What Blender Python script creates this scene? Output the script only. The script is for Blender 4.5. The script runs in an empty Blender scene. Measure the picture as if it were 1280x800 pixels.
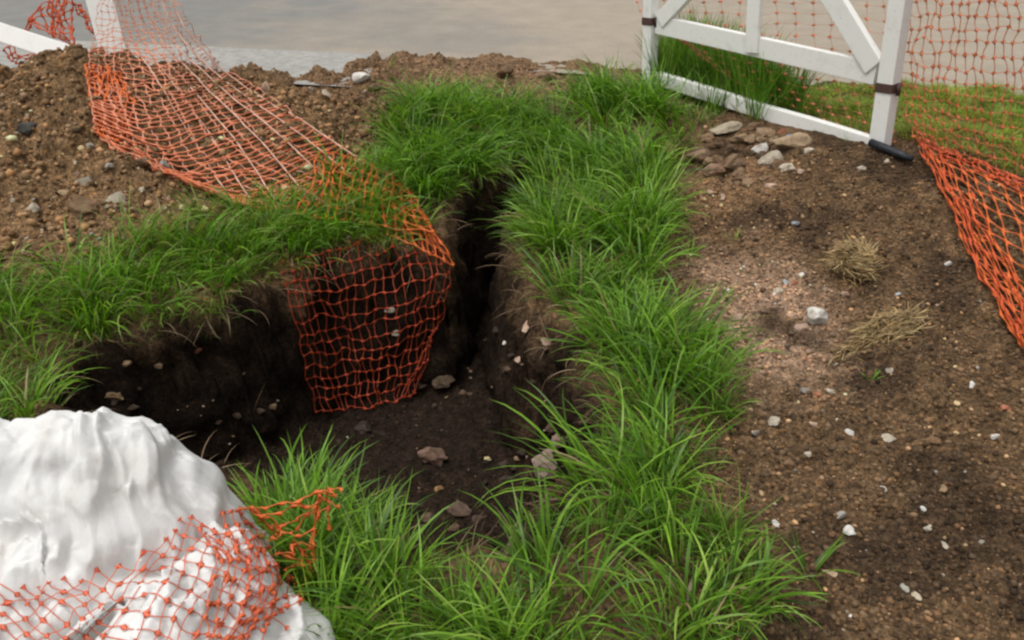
import bpy, bmesh, math, random, zlib, base64
import numpy as np
from mathutils import Vector, Matrix, noise
from mathutils.bvhtree import BVHTree

SC = bpy.context.scene
COL = SC.collection
random.seed(11)
RNG = np.random.default_rng(11)

# ------------------------------------------------------------------ camera
PITCH = math.radians(30.0)
CAM_Z = 1.5
LENS = 30.0
FPX = 1280 * LENS / 36.0
cam_data = bpy.data.cameras.new('camera')
cam_data.lens = LENS
cam_data.sensor_width = 36.0
cam_data.clip_start = 0.02
cam_data.clip_end = 800.0
cam = bpy.data.objects.new('camera', cam_data)
COL.objects.link(cam)
cam.location = (0, 0, CAM_Z)
cam.rotation_euler = (math.pi / 2 - PITCH, 0, 0)
SC.camera = cam

# ------------------------------------------------------------------ sky and sun (overcast)
SUN_EL, SUN_ROT = math.radians(72), math.radians(-118)
w = bpy.data.worlds.new('World')
SC.world = w
w.use_nodes = True
nt = w.node_tree
nt.nodes.clear()
sky = nt.nodes.new('ShaderNodeTexSky')
sky.sky_type = 'NISHITA'
sky.sun_disc = False
sky.sun_elevation = SUN_EL
sky.sun_rotation = SUN_ROT
sky.dust_density = 4.0
hs = nt.nodes.new('ShaderNodeHueSaturation')
hs.inputs['Saturation'].default_value = 0.04      # cloud deck: nearly white light
bg = nt.nodes.new('ShaderNodeBackground')
bg.inputs['Strength'].default_value = 0.13
wo = nt.nodes.new('ShaderNodeOutputWorld')
nt.links.new(sky.outputs[0], hs.inputs['Color'])
nt.links.new(hs.outputs[0], bg.inputs[0])
nt.links.new(bg.outputs[0], wo.inputs[0])
sd_ = bpy.data.lights.new('sun', 'SUN')
sd_.energy = 1.2
sd_.angle = math.radians(35)
sd_.color = (1.0, 0.96, 0.90)
sun = bpy.data.objects.new('sun', sd_)
COL.objects.link(sun)
sun.rotation_euler = (math.pi / 2 - SUN_EL, 0, -SUN_ROT + math.pi)
sun.location = (2, 2, 8)

SC.view_settings.view_transform = 'Standard'
SC.view_settings.look = 'None'
SC.view_settings.exposure = 0.33
SC.view_settings.gamma = 1.0
SC.view_settings.use_curve_mapping = False
SC.render.engine = 'CYCLES'
SC.cycles.use_denoising = True
SC.cycles.max_bounces = 6
SC.cycles.diffuse_bounces = 3
SC.cycles.transmission_bounces = 4
SC.cycles.pixel_filter_type = 'BLACKMAN_HARRIS'
SC.cycles.filter_width = 2.4

# ------------------------------------------------------------------ helpers
def pixel_ray(px, py):
    """View direction through a pixel of the 1280 x 800 photograph."""
    a, b = (px - 640.0) / FPX, (400.0 - py) / FPX
    d = Vector((a, math.cos(PITCH) + b * math.sin(PITCH), -math.sin(PITCH) + b * math.cos(PITCH)))
    return d.normalized()

ORIGIN = Vector((0, 0, CAM_Z))

def at_z(px, py, z):
    d = pixel_ray(px, py)
    return ORIGIN + d * ((z - CAM_Z) / d.z)

def at_y(px, py, y):
    d = pixel_ray(px, py)
    return ORIGIN + d * (y / d.y)

_perm = np.random.default_rng(5).permutation(4096)
_ga = np.random.default_rng(6).uniform(0, 2 * np.pi, 4096)

def perlin(x, y, seed=0):
    xi = np.floor(x).astype(np.int64); yi = np.floor(y).astype(np.int64)
    xf = x - xi; yf = y - yi
    def g(ix, iy, dx, dy):
        h = _perm[(_perm[(ix + seed * 57) & 4095] + iy) & 4095]
        a = _ga[h]
        return np.cos(a) * dx + np.sin(a) * dy
    u = xf ** 3 * (xf * (xf * 6 - 15) + 10); v = yf ** 3 * (yf * (yf * 6 - 15) + 10)
    n00 = g(xi, yi, xf, yf); n10 = g(xi + 1, yi, xf - 1, yf)
    n01 = g(xi, yi + 1, xf, yf - 1); n11 = g(xi + 1, yi + 1, xf - 1, yf - 1)
    return (n00 * (1 - u) + n10 * u) * (1 - v) + (n01 * (1 - u) + n11 * u) * v

def fbm(x, y, f, octv=4, seed=0, gain=0.5):
    a = 1.0; s = 0.0
    for k in range(octv):
        s = s + a * perlin(x * f, y * f, seed + k * 3)
        a *= gain; f *= 2.03
    return s

def cells(x, y, f, seed=0):
    """Rounded clods: 0 at the joints, 1 at the middle of each clod."""
    X = x * f; Y = y * f
    xi = np.floor(X).astype(np.int64); yi = np.floor(Y).astype(np.int64)
    best = np.full(X.shape, 9.0)
    rad = np.ones(X.shape)
    for dx in (-1, 0, 1):
        for dy in (-1, 0, 1):
            h = _perm[(_perm[(xi + dx + seed * 91) & 4095] + yi + dy) & 4095]
            cx = xi + dx + (h % 61) / 61.0; cy = yi + dy + (h % 53) / 53.0
            r = 0.35 + 0.65 * (h % 37) / 37.0
            d = ((X - cx) ** 2 + (Y - cy) ** 2) / (r * r)
            best = np.minimum(best, d)
    return np.sqrt(np.clip(1 - best, 0, 1))

def facets(x, y, f, seed=0, tilt=1.0):
    """Crumpled sheet: flat tilted facets meeting in straight sharp creases."""
    X = x * f; Y = y * f
    xi = np.floor(X).astype(np.int64); yi = np.floor(Y).astype(np.int64)
    hi = np.full(X.shape, -9.0); lo = np.full(X.shape, 9.0)
    for dx in (-2, -1, 0, 1, 2):
        for dy in (-2, -1, 0, 1, 2):
            h = _perm[(_perm[(xi + dx + seed * 71) & 4095] + yi + dy) & 4095]
            ox = X - (xi + dx + (h % 61) / 61.0); oy = Y - (yi + dy + (h % 53) / 53.0)
            a = _ga[h]; g = tilt * (.3 + .7 * (h % 29) / 29.0)
            q = (ox * np.cos(a) + oy * np.sin(a)) * g; d2 = (ox * ox + oy * oy) * .55
            hi = np.maximum(hi, q - d2); lo = np.minimum(lo, q + d2)
    return hi + lo

def sstep(a, b, x):
    t = np.clip((x - a) / (b - a), 0, 1)
    return t * t * (3 - 2 * t)

def poly_sd(x, y, P):
    """Signed distance to a closed polygon, positive inside."""
    P = np.asarray(P); n = len(P)
    d2 = np.full(x.shape, 1e9); inside = np.zeros(x.shape, bool)
    for i in range(n):
        ax, ay = P[i]; bx, by = P[(i + 1) % n]
        ex, ey = bx - ax, by - ay
        t = np.clip(((x - ax) * ex + (y - ay) * ey) / (ex * ex + ey * ey + 1e-12), 0, 1)
        d2 = np.minimum(d2, (x - ax - t * ex) ** 2 + (y - ay - t * ey) ** 2)
        cond = (ay > y) != (by > y)
        with np.errstate(divide='ignore', invalid='ignore'):
            xin = (bx - ax) * (y - ay) / (by - ay + 1e-15) + ax
        inside ^= cond & (x < xin)
    d = np.sqrt(d2)
    return np.where(inside, d, -d)

def line_dist(x, y, L):
    """Distance to an open polyline and the side (+1 / -1) of it."""
    L = np.asarray(L); d2 = np.full(x.shape, 1e9); side = np.ones(x.shape)
    for i in range(len(L) - 1):
        ax, ay = L[i]; bx, by = L[i + 1]
        ex, ey = bx - ax, by - ay
        t = np.clip(((x - ax) * ex + (y - ay) * ey) / (ex * ex + ey * ey + 1e-12), 0, 1)
        q = (x - ax - t * ex) ** 2 + (y - ay - t * ey) ** 2
        s = np.sign(ex * (y - ay) - ey * (x - ax))
        side = np.where(q < d2, s, side); d2 = np.minimum(d2, q)
    return np.sqrt(d2), side

def tag(o, label=None, cat=None, group=None, kind=None):
    if label: o['label'] = label
    if cat: o['category'] = cat
    if group: o['group'] = group
    if kind: o['kind'] = kind
    return o

def link_mesh(name, me, mat=None, parent=None, smooth=True):
    o = bpy.data.objects.new(name, me)
    COL.objects.link(o)
    if mat is not None and not me.materials: me.materials.append(mat)
    if parent is not None: o.parent = parent
    if smooth and len(me.polygons):
        me.polygons.foreach_set('use_smooth', np.ones(len(me.polygons), bool))
    return o

def empty(name, loc):
    o = bpy.data.objects.new(name, None)
    COL.objects.link(o); o.location = loc
    o.empty_display_size = 0.1
    return o

def np_mesh(name, V, F, cols=None, attr='col'):
    """V (n,3), F (m,k) arrays -> mesh, optional per-vertex colour."""
    me = bpy.data.meshes.new(name)
    V = np.ascontiguousarray(V, dtype=np.float32); F = np.ascontiguousarray(F, dtype=np.int32)
    m, k = F.shape
    me.vertices.add(len(V)); me.vertices.foreach_set('co', V.ravel())
    me.loops.add(m * k); me.loops.foreach_set('vertex_index', F.ravel())
    me.polygons.add(m)
    me.polygons.foreach_set('loop_start', np.arange(0, m * k, k, dtype=np.int32))
    me.polygons.foreach_set('loop_total', np.full(m, k, np.int32))
    if cols is not None:
        a = me.attributes.new(attr, 'FLOAT_COLOR', 'POINT')
        c = np.ones((len(V), 4), np.float32); c[:, :3] = cols
        a.data.foreach_set('color', c.ravel())
    me.update(calc_edges=True)
    return me

# ------------------------------------------------------------------ materials
def new_mat(name):
    m = bpy.data.materials.new(name); m.use_nodes = True
    nt = m.node_tree
    return m, nt, nt.nodes['Principled BSDF']

def nd(nt, t, **kw):
    n = nt.nodes.new(t)
    for k, v in kw.items():
        if k in n.inputs.keys(): n.inputs[k].default_value = v
        else: setattr(n, k, v)
    return n

def noise_node(nt, scale, detail=6, rough=0.6, vec=None):
    n = nd(nt, 'ShaderNodeTexNoise', Scale=scale, Detail=detail, Roughness=rough)
    if vec is None:
        g = nt.nodes.get('geo') or nd(nt, 'ShaderNodeNewGeometry', name='geo')
        vec = g.outputs['Position']
    nt.links.new(vec, n.inputs['Vector'])
    return n

def ramp(nt, src, stops):
    r = nd(nt, 'ShaderNodeValToRGB')
    e = r.color_ramp.elements
    while len(e) < len(stops): e.new(0.5)
    for k, (p, c) in enumerate(stops):
        e[k].position = p
        e[k].color = (c, c, c, 1) if not hasattr(c, '__len__') else (*c, 1)
    nt.links.new(src, r.inputs[0])
    return r

def mixc(nt, mode, fac, a, b):
    n = nd(nt, 'ShaderNodeMix', data_type='RGBA', blend_type=mode)
    n.clamp_result = False
    for i, v in ((0, fac), (6, a), (7, b)):
        if hasattr(v, 'is_output'): nt.links.new(v, n.inputs[i])
        elif i == 0: n.inputs[0].default_value = v
        else: n.inputs[i].default_value = (*v, 1)
    return n.outputs[2]

def bump(nt, h, strength, dist, normal=None):
    b = nd(nt, 'ShaderNodeBump', Strength=strength, Distance=dist)
    nt.links.new(h, b.inputs['Height'])
    if normal is not None: nt.links.new(normal, b.inputs['Normal'])
    return b.outputs[0]

def attr_col(nt, name='col'):
    return nd(nt, 'ShaderNodeAttribute', attribute_name=name).outputs['Color']

def mat_soil():
    m, nt, p = new_mat('soil')
    c = attr_col(nt)
    n1 = noise_node(nt, 90, 5, .65); n2 = noise_node(nt, 22, 5, .6); n3 = noise_node(nt, 260, 3, .6)
    r1 = ramp(nt, n1.outputs['Fac'], [(.30, .30), (.5, .90), (.72, 2.0)])
    r2 = ramp(nt, n2.outputs['Fac'], [(.32, .42), (.68, 1.7)])
    c = mixc(nt, 'MULTIPLY', 1.0, c, r1.outputs[0])
    c = mixc(nt, 'MULTIPLY', .8, c, r2.outputs[0])
    n5 = noise_node(nt, 48, 4, .7)
    c = mixc(nt, 'MIX', ramp(nt, n5.outputs['Fac'], [(.52, 0), (.70, .55)]).outputs[0], c, mixc(nt, 'MULTIPLY', 1.0, c, (2.3, 1.9, 1.35)))
    # tiny mineral and root flecks
    r3 = ramp(nt, n3.outputs['Fac'], [(.70, 0.0), (.76, 1.0)])
    c = mixc(nt, 'MIX', r3.outputs[0], c, mixc(nt, 'MULTIPLY', 1.0, c, (2.6, 2.4, 2.0)))
    nt.links.new(c, p.inputs['Base Color'])
    p.inputs['Roughness'].default_value = .92
    p.inputs['Specular IOR Level'].default_value = .10
    b = bump(nt, n2.outputs['Fac'], .5, .02)
    b = bump(nt, n1.outputs['Fac'], .9, .008, b)
    b = bump(nt, n3.outputs['Fac'], .6, .003, b)
    nt.links.new(b, p.inputs['Normal'])
    return m

def mat_leaf(name='grass_blades'):
    m, nt, p = new_mat(name)
    c = attr_col(nt)
    n1 = noise_node(nt, 30, 3, .6)
    c = mixc(nt, 'MULTIPLY', .5, c, ramp(nt, n1.outputs['Fac'], [(.3, .6), (.7, 1.4)]).outputs[0])
    nt.links.new(c, p.inputs['Base Color'])
    p.inputs['Roughness'].default_value = .42
    p.inputs['Specular IOR Level'].default_value = .35
    tr = nd(nt, 'ShaderNodeBsdfTranslucent')
    tc = mixc(nt, 'MULTIPLY', 1.0, c, (1.25, 1.5, .55))
    nt.links.new(tc, tr.inputs['Color'])
    mx = nd(nt, 'ShaderNodeMixShader', Fac=.33)
    nt.links.new(p.outputs[0], mx.inputs[1]); nt.links.new(tr.outputs[0], mx.inputs[2])
    nt.links.new(mx.outputs[0], nt.nodes['Material Output'].inputs['Surface'])
    return m

def mat_straw():
    m, nt, p = new_mat('dry_straw')
    nt.links.new(attr_col(nt), p.inputs['Base Color'])
    p.inputs['Roughness'].default_value = .6
    p.inputs['Specular IOR Level'].default_value = .25
    return m

def mat_net():
    m, nt, p = new_mat('orange_plastic_net')
    nt.links.new(attr_col(nt), p.inputs['Base Color'])
    p.inputs['Roughness'].default_value = .45
    p.inputs['Specular IOR Level'].default_value = .4
    tr = nd(nt, 'ShaderNodeBsdfTranslucent')
    nt.links.new(attr_col(nt), tr.inputs['Color'])
    mx = nd(nt, 'ShaderNodeMixShader', Fac=.25)
    nt.links.new(p.outputs[0], mx.inputs[1]); nt.links.new(tr.outputs[0], mx.inputs[2])
    nt.links.new(mx.outputs[0], nt.nodes['Material Output'].inputs['Surface'])
    return m

def mat_bag():
    m, nt, p = new_mat('woven_white_plastic')
    n1 = noise_node(nt, 9, 4, .6); n2 = noise_node(nt, 60, 3, .6)
    wv = nd(nt, 'ShaderNodeTexWave', Scale=140, Distortion=1.0)
    g = nt.nodes.get('geo')
    nt.links.new(g.outputs['Position'], wv.inputs['Vector'])
    c = mixc(nt, 'MIX', ramp(nt, n1.outputs['Fac'], [(.52, 0), (.78, .55)]).outputs[0], (.67, .67, .655), (.56, .51, .46))
    c = mixc(nt, 'MULTIPLY', .25, c, ramp(nt, n2.outputs['Fac'], [(.3, .8), (.6, 1.0)]).outputs[0])
    # mud splashes
    n4 = noise_node(nt, 24, 6, .7)
    c = mixc(nt, 'MIX', ramp(nt, n4.outputs['Fac'], [(.66, 0), (.76, .55)]).outputs[0], c, (.36, .28, .2))
    nt.links.new(c, p.inputs['Base Color'])
    p.inputs['Roughness'].default_value = .72
    p.inputs['Specular IOR Level'].default_value = .18
    b = bump(nt, n2.outputs['Fac'], .25, .006)
    b = bump(nt, wv.outputs['Fac'], .12, .0015, b)
    nt.links.new(b, p.inputs['Normal'])
    return m

def mat_white_wood():
    m, nt, p = new_mat('white_painted_wood')
    tc = nd(nt, 'ShaderNodeTexCoord')
    mp = nd(nt, 'ShaderNodeMapping'); mp.inputs['Scale'].default_value = (1, 1, 1)
    nt.links.new(tc.outputs['Object'], mp.inputs['Vector'])
    n1 = noise_node(nt, 14, 5, .65); n2 = noise_node(nt, 70, 4, .7); n3 = noise_node(nt, 5, 3, .5)
    c = mixc(nt, 'MIX', ramp(nt, n1.outputs['Fac'], [(.55, 0), (.8, .5)]).outputs[0], (.80, .795, .76), (.58, .55, .48))
    c = mixc(nt, 'MIX', ramp(nt, n2.outputs['Fac'], [(.63, 0), (.72, .8)]).outputs[0], c, (.30, .25, .18))
    nt.links.new(c, p.inputs['Base Color'])
    p.inputs['Roughness'].default_value = .5
    nt.links.new(bump(nt, n2.outputs['Fac'], .3, .003), p.inputs['Normal'])
    return m

def mat_plain(name, col, rough=.7, nscale=40, var=.35, bstr=.4, bdist=.004):
    m, nt, p = new_mat(name)
    n = noise_node(nt, nscale, 5, .65)
    c = mixc(nt, 'MULTIPLY', 1.0, col, ramp(nt, n.outputs['Fac'], [(.3, 1 - var), (.7, 1 + var)]).outputs[0])
    nt.links.new(c, p.inputs['Base Color'])
    p.inputs['Roughness'].default_value = rough
    p.inputs['Specular IOR Level'].default_value = .3
    nt.links.new(bump(nt, n.outputs['Fac'], bstr, bdist), p.inputs['Normal'])
    return m

def mat_asphalt():
    m, nt, p = new_mat('worn_asphalt')
    g = nd(nt, 'ShaderNodeNewGeometry', name='geo')
    mp = nd(nt, 'ShaderNodeMapping')
    mp.inputs['Rotation'].default_value = (0, 0, .2); mp.inputs['Scale'].default_value = (1, 1, 1)
    nt.links.new(g.outputs['Position'], mp.inputs['Vector'])
    n1 = noise_node(nt, .8, 6, .6, mp.outputs[0]); n2 = noise_node(nt, 6, 5, .6, mp.outputs[0])
    n3 = noise_node(nt, 70, 3, .7)
    sx = nd(nt, 'ShaderNodeSeparateXYZ'); nt.links.new(g.outputs['Position'], sx.inputs[0])
    ma = nd(nt, 'ShaderNodeMath', operation='MULTIPLY_ADD'); nt.links.new(sx.outputs[0], ma.inputs[0])
    ma.inputs[1].default_value = .16; ma.inputs[2].default_value = .18
    mb = nd(nt, 'ShaderNodeMath', operation='ADD'); nt.links.new(ma.outputs[0], mb.inputs[0]); nt.links.new(n1.outputs['Fac'], mb.inputs[1])
    # trodden-in mud from the diggings browns the asphalt towards the gate
    c = mixc(nt, 'MIX', ramp(nt, mb.outputs[0], [(.34, 0), (.66, 1)]).outputs[0], (.180, .176, .162), (.300, .252, .195))
    c = mixc(nt, 'MULTIPLY', .4, c, ramp(nt, n2.outputs['Fac'], [(.3, .75), (.7, 1.25)]).outputs[0])
    c = mixc(nt, 'MULTIPLY', .5, c, ramp(nt, n3.outputs['Fac'], [(.3, .7), (.7, 1.3)]).outputs[0])
    nt.links.new(c, p.inputs['Base Color'])
    p.inputs['Roughness'].default_value = .8
    nt.links.new(bump(nt, n3.outputs['Fac'], .3, .003), p.inputs['Normal'])
    return m

def mat_stone():
    m, nt, p = new_mat('stone')
    oc = nd(nt, 'ShaderNodeObjectInfo').outputs['Color']
    n1 = noise_node(nt, 55, 5, .65); n2 = noise_node(nt, 18, 4, .6)
    c = mixc(nt, 'MULTIPLY', 1.0, oc, ramp(nt, n1.outputs['Fac'], [(.3, .72), (.7, 1.22)]).outputs[0])
    c = mixc(nt, 'MIX', ramp(nt, n2.outputs['Fac'], [(.52, 0), (.66, .7)]).outputs[0], c, mixc(nt, 'MULTIPLY', 1.0, c, (.50, .42, .33)))
    nt.links.new(c, p.inputs['Base Color'])
    p.inputs['Roughness'].default_value = .75
    p.inputs['Specular IOR Level'].default_value = .3
    nt.links.new(bump(nt, n1.outputs['Fac'], .6, .004), p.inputs['Normal'])
    return m

M_SOIL = mat_soil(); M_LEAF = mat_leaf(); M_NET = mat_net(); M_STRAW = mat_straw(); M_BAG = mat_bag()
M_WOOD = mat_white_wood(); M_ROAD = mat_asphalt(); M_STONE = mat_stone()
M_CONC = mat_plain('pale_concrete', (.30, .292, .27), .8, 25, .25)
M_IRON = mat_plain('rusty_brown_iron', (.085, .045, .038), .6, 60, .4)
M_BLACK = mat_plain('black_tape', (.018, .020, .024), .45, 50, .3)
M_CRUMB, _nt, _p = new_mat('loose_soil_crumbs')
_nt.links.new(mixc(_nt, 'MULTIPLY', .8, attr_col(_nt), ramp(_nt, noise_node(_nt, 200, 3).outputs['Fac'], [(.3, .6), (.7, 1.4)]).outputs[0]), _p.inputs['Base Color'])
_p.inputs['Roughness'].default_value = .9
_p.inputs['Specular IOR Level'].default_value = .2

# ------------------------------------------------------------------ ground shape
EDGE = lambda x: 5.12 - 0.2 * x                       # near edge of the asphalt

CTRL = []                                             # (x, y, z) of the undug ground
def cp(px, py, z):
    v = at_z(px, py, z); CTRL.append((v.x, v.y, z))
for px, py, z in [
    (640, 790, 0), (420, 800, 0), (1000, 790, 0), (1275, 790, .0), (1270, 600, .04), (1270, 450, .09),
    (1100, 300, .165), (950, 300, .115), (900, 200, .20), (1100, 190, .315), (1275, 245, .27),
    (1275, 330, .17), (950, 600, 0), (850, 450, .02), (750, 330, .05), (760, 200, .14), (800, 112, .27),
    (640, 640, 0), (560, 135, .21), (680, 150, .22), (60, 430, .01), (200, 330, .05), (0, 330, .08),
    (100, 240, .22), (250, 255, .13), (20, 180, .36), (100, 120, .48), (88, 72, .57), (10, 92, .50),
    (200, 95, .47), (300, 92, .37), (400, 100, .32), (455, 96, .31), (600, 100, .30), (300, 165, .30),
    (400, 190, .20), (450, 230, .09), (350, 330, .02), (553, 312, .0), (650, 372, .02), (90, 530, 0),
    (300, 620, 0), (1200, 160, .31)]:
    cp(px, py, z)
CTRL += [(-2.4, 4.7, .33), (-1.6, 4.75, .30), (-.9, 4.9, .315), (0, 4.9, .318), (.8, 4.85, .318), (1.6, 4.7, .318), (2.4, 4.5, .318),
         (3.2, 3.2, .22), (3.2, 4.4, .29), (3.0, 1.0, .0), (-3.2, 3.6, .42), (-3.2, 1.5, 0), (-2, .7, 0), (0, .5, 0),
         (2, .5, 0), (0, -1.5, 0), (4, -1.5, 0), (-4, -1.5, 0), (-5, 4.5, .33), (5, 4.0, .28), (5.5, 1, 0), (-5.5, 1, 0)]
CTRL += [(.62, 4.6, .25), (.80, 4.5, .25), (1.05, 4.18, .265), (1.30, 3.86, .29), (1.2, 4.5, .285)]
CTRL = np.array(CTRL)

def _tps(d2): return 0.5 * d2 * np.log(d2 + 1e-9)
_n = len(CTRL)
_A = np.zeros((_n + 3, _n + 3)); _b = np.zeros(_n + 3)
_A[:_n, :_n] = _tps((CTRL[:, None, 0] - CTRL[None, :, 0]) ** 2 + (CTRL[:, None, 1] - CTRL[None, :, 1]) ** 2) + np.eye(_n) * 0.004
_A[:_n, _n] = 1; _A[:_n, _n + 1:] = CTRL[:, :2]; _A[_n:, :_n] = _A[:_n, _n:].T
_b[:_n] = CTRL[:, 2]
_w = np.linalg.solve(_A, _b)

def base_z(x, y):
    x = np.asarray(x, float); y = np.asarray(y, float)
    xc = np.clip(x, -5.5, 5.5); yc = np.clip(y, -1.5, 5.2)
    z = _w[_n] + _w[_n + 1] * xc + _w[_n + 2] * yc
    for i in range(_n):
        z = z + _w[i] * _tps((xc - CTRL[i, 0]) ** 2 + (yc - CTRL[i, 1]) ** 2)
    far = sstep(4.5, 6.5, np.maximum(np.abs(x), np.abs(y - 2)))
    low = np.where(y < 2.5, 0.0, 0.285)
    z = z * (1 - far) + low * far
    off = np.interp(x, [-9, -1.25, -.95, -.80, .4, .75, 9], [-.52, -.50, -.34, .10, .12, 0.0, 0.0])
    e = y - EDGE(x) - off + 0.09 * fbm(x, y, 2.6, 4, 31)
    t = sstep(-.26, .03, e)
    return z * (1 - t) + 0.285 * t

def base_at(px, py):
    """Where the sight line of a pixel meets the undug ground."""
    d = pixel_ray(px, py); lo, hi = .5, 12.0
    ts = np.linspace(.8, 9, 600)
    zz = CAM_Z + d.z * ts - base_z(d.x * ts, d.y * ts)
    k = int(np.argmax(zz < 0)); 
    if k == 0: k = len(ts) - 1
    a, b = zz[k - 1], zz[k]
    t = ts[k - 1] + (ts[k] - ts[k - 1]) * a / (a - b)
    return ORIGIN + d * t

RIM = [(40, 505), (75, 452), (150, 418), (230, 398), (300, 375), (345, 343), (400, 324), (460, 316), (520, 312), (551, 306),
       (557, 285), (562, 262), (578, 240), (605, 222), (645, 204), (690, 190), (712, 200), (680, 228), (652, 262), (638, 300),
       (644, 342), (655, 372), (690, 402), (722, 432), (742, 470), (756, 520), (752, 565), (735, 605), (712, 650),
       (655, 694), (580, 700), (505, 682), (420, 645), (300, 604), (180, 566), (90, 532)]
RIM_W = np.array([base_at(*p)[:2] for p in RIM])
HOLE_D = 0.62

def hole_sd(x, y):
    sd = poly_sd(x, y, RIM_W)
    return sd + 0.040 * fbm(x, y, 5.0, 2, 7)

# dense sheet near the hole, stretching to the horizon
def axis(a, b, fine, far_lo, far_hi, g=1.22):
    core = list(fine)
    s = core[-1] - core[-2]; v = core[-1]; hi = []
    while v < far_hi: s *= g; v += s; hi.append(v)
    s = core[1] - core[0]; v = core[0]; lo = []
    while v > far_lo: s *= g; v -= s; lo.append(v)
    return np.array(lo[::-1] + core + hi)
_fy = [0.95]
while _fy[-1] < 5.35: _fy.append(_fy[-1] + 0.0046 + 0.0014 * max(0, _fy[-1] - 1))
GX = axis(0, 0, np.arange(-2.75, 2.75, .0085), -320, 320)
GY = axis(0, 0, _fy, -60, 420)
XX, YY = np.meshgrid(GX, GY)
near = (np.abs(XX) < 2.9) & (YY > .8) & (YY < 5.6)
Z0 = base_z(XX, YY)
SD = np.full(XX.shape, -5.0)
_m = near & (XX < 1.2) & (XX > -2.4)
SD[_m] = hole_sd(XX[_m], YY[_m])
# wall steepness: steep on the far side, sloping on the near and right sides
wallw = 0.10 + 0.30 * sstep(2.1, 1.6, YY) + 0.10 * sstep(.15, .35, XX) * sstep(3.0, 2.6, YY)
prof = sstep(0, 1, SD / wallw * .97)
floor_n = np.zeros(XX.shape); floor_n[_m] = 0.05 * fbm(XX[_m], YY[_m], 2.2, 3, 14)
depth = (HOLE_D + floor_n) * prof
Z = Z0 - depth
# soil relief: lumps, clods, grains; the trodden floor of the trench is smoother
xn, yn = XX[near], YY[near]
in_h = sstep(-.02, .25, SD[near]); wall = np.exp(-((SD[near] - .06) / .09) ** 2)
heap = sstep(.12, .3, Z0[near]) * sstep(-.2, -.9, xn)
amp = 1.0 + 1.5 * heap + 1.2 * wall - .55 * in_h
_rb = base_at(905, 198); amp += 1.1 * np.exp(-((xn - _rb.x) ** 2 + ((yn - _rb.y) * 1.1) ** 2) / .17 ** 2); amp *= 1 - .7 * np.exp(-(line_dist(xn, yn, [(.72, 4.66), (1.575, 3.53)])[0] / .16) ** 2)
soilmask = sstep(.05, -.12, yn - EDGE(xn) - np.interp(xn, [-9, -1.25, -.95, -.80, .4, .75, 9], [-.52, -.50, -.34, .12, .14, 0, 0]))
rel = (0.034 * fbm(xn, yn, 3.6, 4, 2) + 0.016 * cells(xn + .02 * perlin(xn * 30, yn * 30, 4), yn, 11, 1) * (perlin(xn * 5, yn * 5, 8) > -.05)
       + 0.011 * cells(xn, yn, 26, 3) * sstep(-.3, .3, perlin(xn * 6, yn * 6, 33)) + 0.0045 * cells(xn, yn, 58, 5) * sstep(-.3, .2, perlin(xn * 11, yn * 11, 34)) + 0.008 * fbm(xn, yn, 40, 3, 12) - .012)
ridge = 0.045 * (perlin(xn * 7, yn * 7, 22) + .6 * perlin(xn * 15, yn * 15, 23)) * wall
Z[near] += (rel * amp + ridge) * soilmask
del rel, ridge

# earth colours: tan heap, brown right bank, black peat below
def mixa(a, b, t): return a * (1 - t[:, None]) + np.array(b) * t[:, None]
C = np.tile(np.array([.105, .066, .036]), (XX.size, 1))
xf, yf = XX.ravel(), YY.ravel()
hm = (sstep(-.55, -1.0, xf + .12 * fbm(xf, yf, 2.5, 3, 40)) * sstep(2.5, 3.1, yf))
C = mixa(C, (.172, .106, .055), hm)
C = mixa(C, (.165, .104, .060), sstep(4.3, 4.7, yf + .1 * fbm(xf, yf, 3, 3, 41)) * (xf < 1.0))
dist_red = np.hypot(xf - .88, (yf - 2.55) * .55)
C = mixa(C, (.30, .20, .135), .85 * sstep(.34, .08, dist_red + .10 * fbm(xf, yf, 5, 3, 42)))
dist_r2 = np.hypot(xf - .86, (yf - 3.5) * .8)
C = mixa(C, (.185, .112, .062), .8 * sstep(.42, .12, dist_r2 + .10 * fbm(xf, yf, 5, 3, 43)))
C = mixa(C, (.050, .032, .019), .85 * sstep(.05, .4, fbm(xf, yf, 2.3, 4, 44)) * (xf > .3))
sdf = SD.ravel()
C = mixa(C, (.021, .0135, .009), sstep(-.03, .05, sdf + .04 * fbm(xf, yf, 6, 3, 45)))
redw = sstep(.02, .1, sdf) * sstep(.26, .10, sdf) * sstep(-.02, .12, xf) * sstep(3.2, 2.7, yf)
C = mixa(C, (.095, .055, .036), .85 * redw * sstep(-.25, .2, fbm(xf, yf, 7, 3, 46)))
C = mixa(C, (.035, .060, .018), sstep(-.35, .0, yf - EDGE(xf) + .55) * (xf > 1.2) * .6)
C = np.clip(C * (1 + .25 * fbm(xf, yf, 9, 3, 47))[:, None], .008, .6)

ny_, nx_ = XX.shape
# crumbling faces: push the cut walls in and out sideways
VX, VY = XX.copy(), YY.copy()
wsel = (SD > -.03) & (SD < .5) & (prof < .985)
wx, wy, wz = XX[wsel], YY[wsel], Z[wsel]
e_ = .03
s0 = poly_sd(wx, wy, RIM_W)
dxs = poly_sd(wx + e_, wy, RIM_W) - s0; dys = poly_sd(wx, wy + e_, RIM_W) - s0
L_ = np.hypot(dxs, dys) + 1e-6
ua = wx * .75 + wy * .66; ub = wx * -.6 + wy * .8
amt = (.050 * perlin(ua * 6 + 3 * ub, wz * 6.5, 301) + .032 * perlin(ub * 13, wz * 14 + ua * 5, 302) + .030 * (cells(ua + .4 * ub, wz, 10, 303) - .4)
       + .016 * (cells(ub + .5 * ua, wz, 24, 304) - .4) + .010 * perlin(ua * 40, wz * 42, 305))
amt *= sstep(0, .12, prof[wsel]) * sstep(1.0, .9, prof[wsel])
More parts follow.
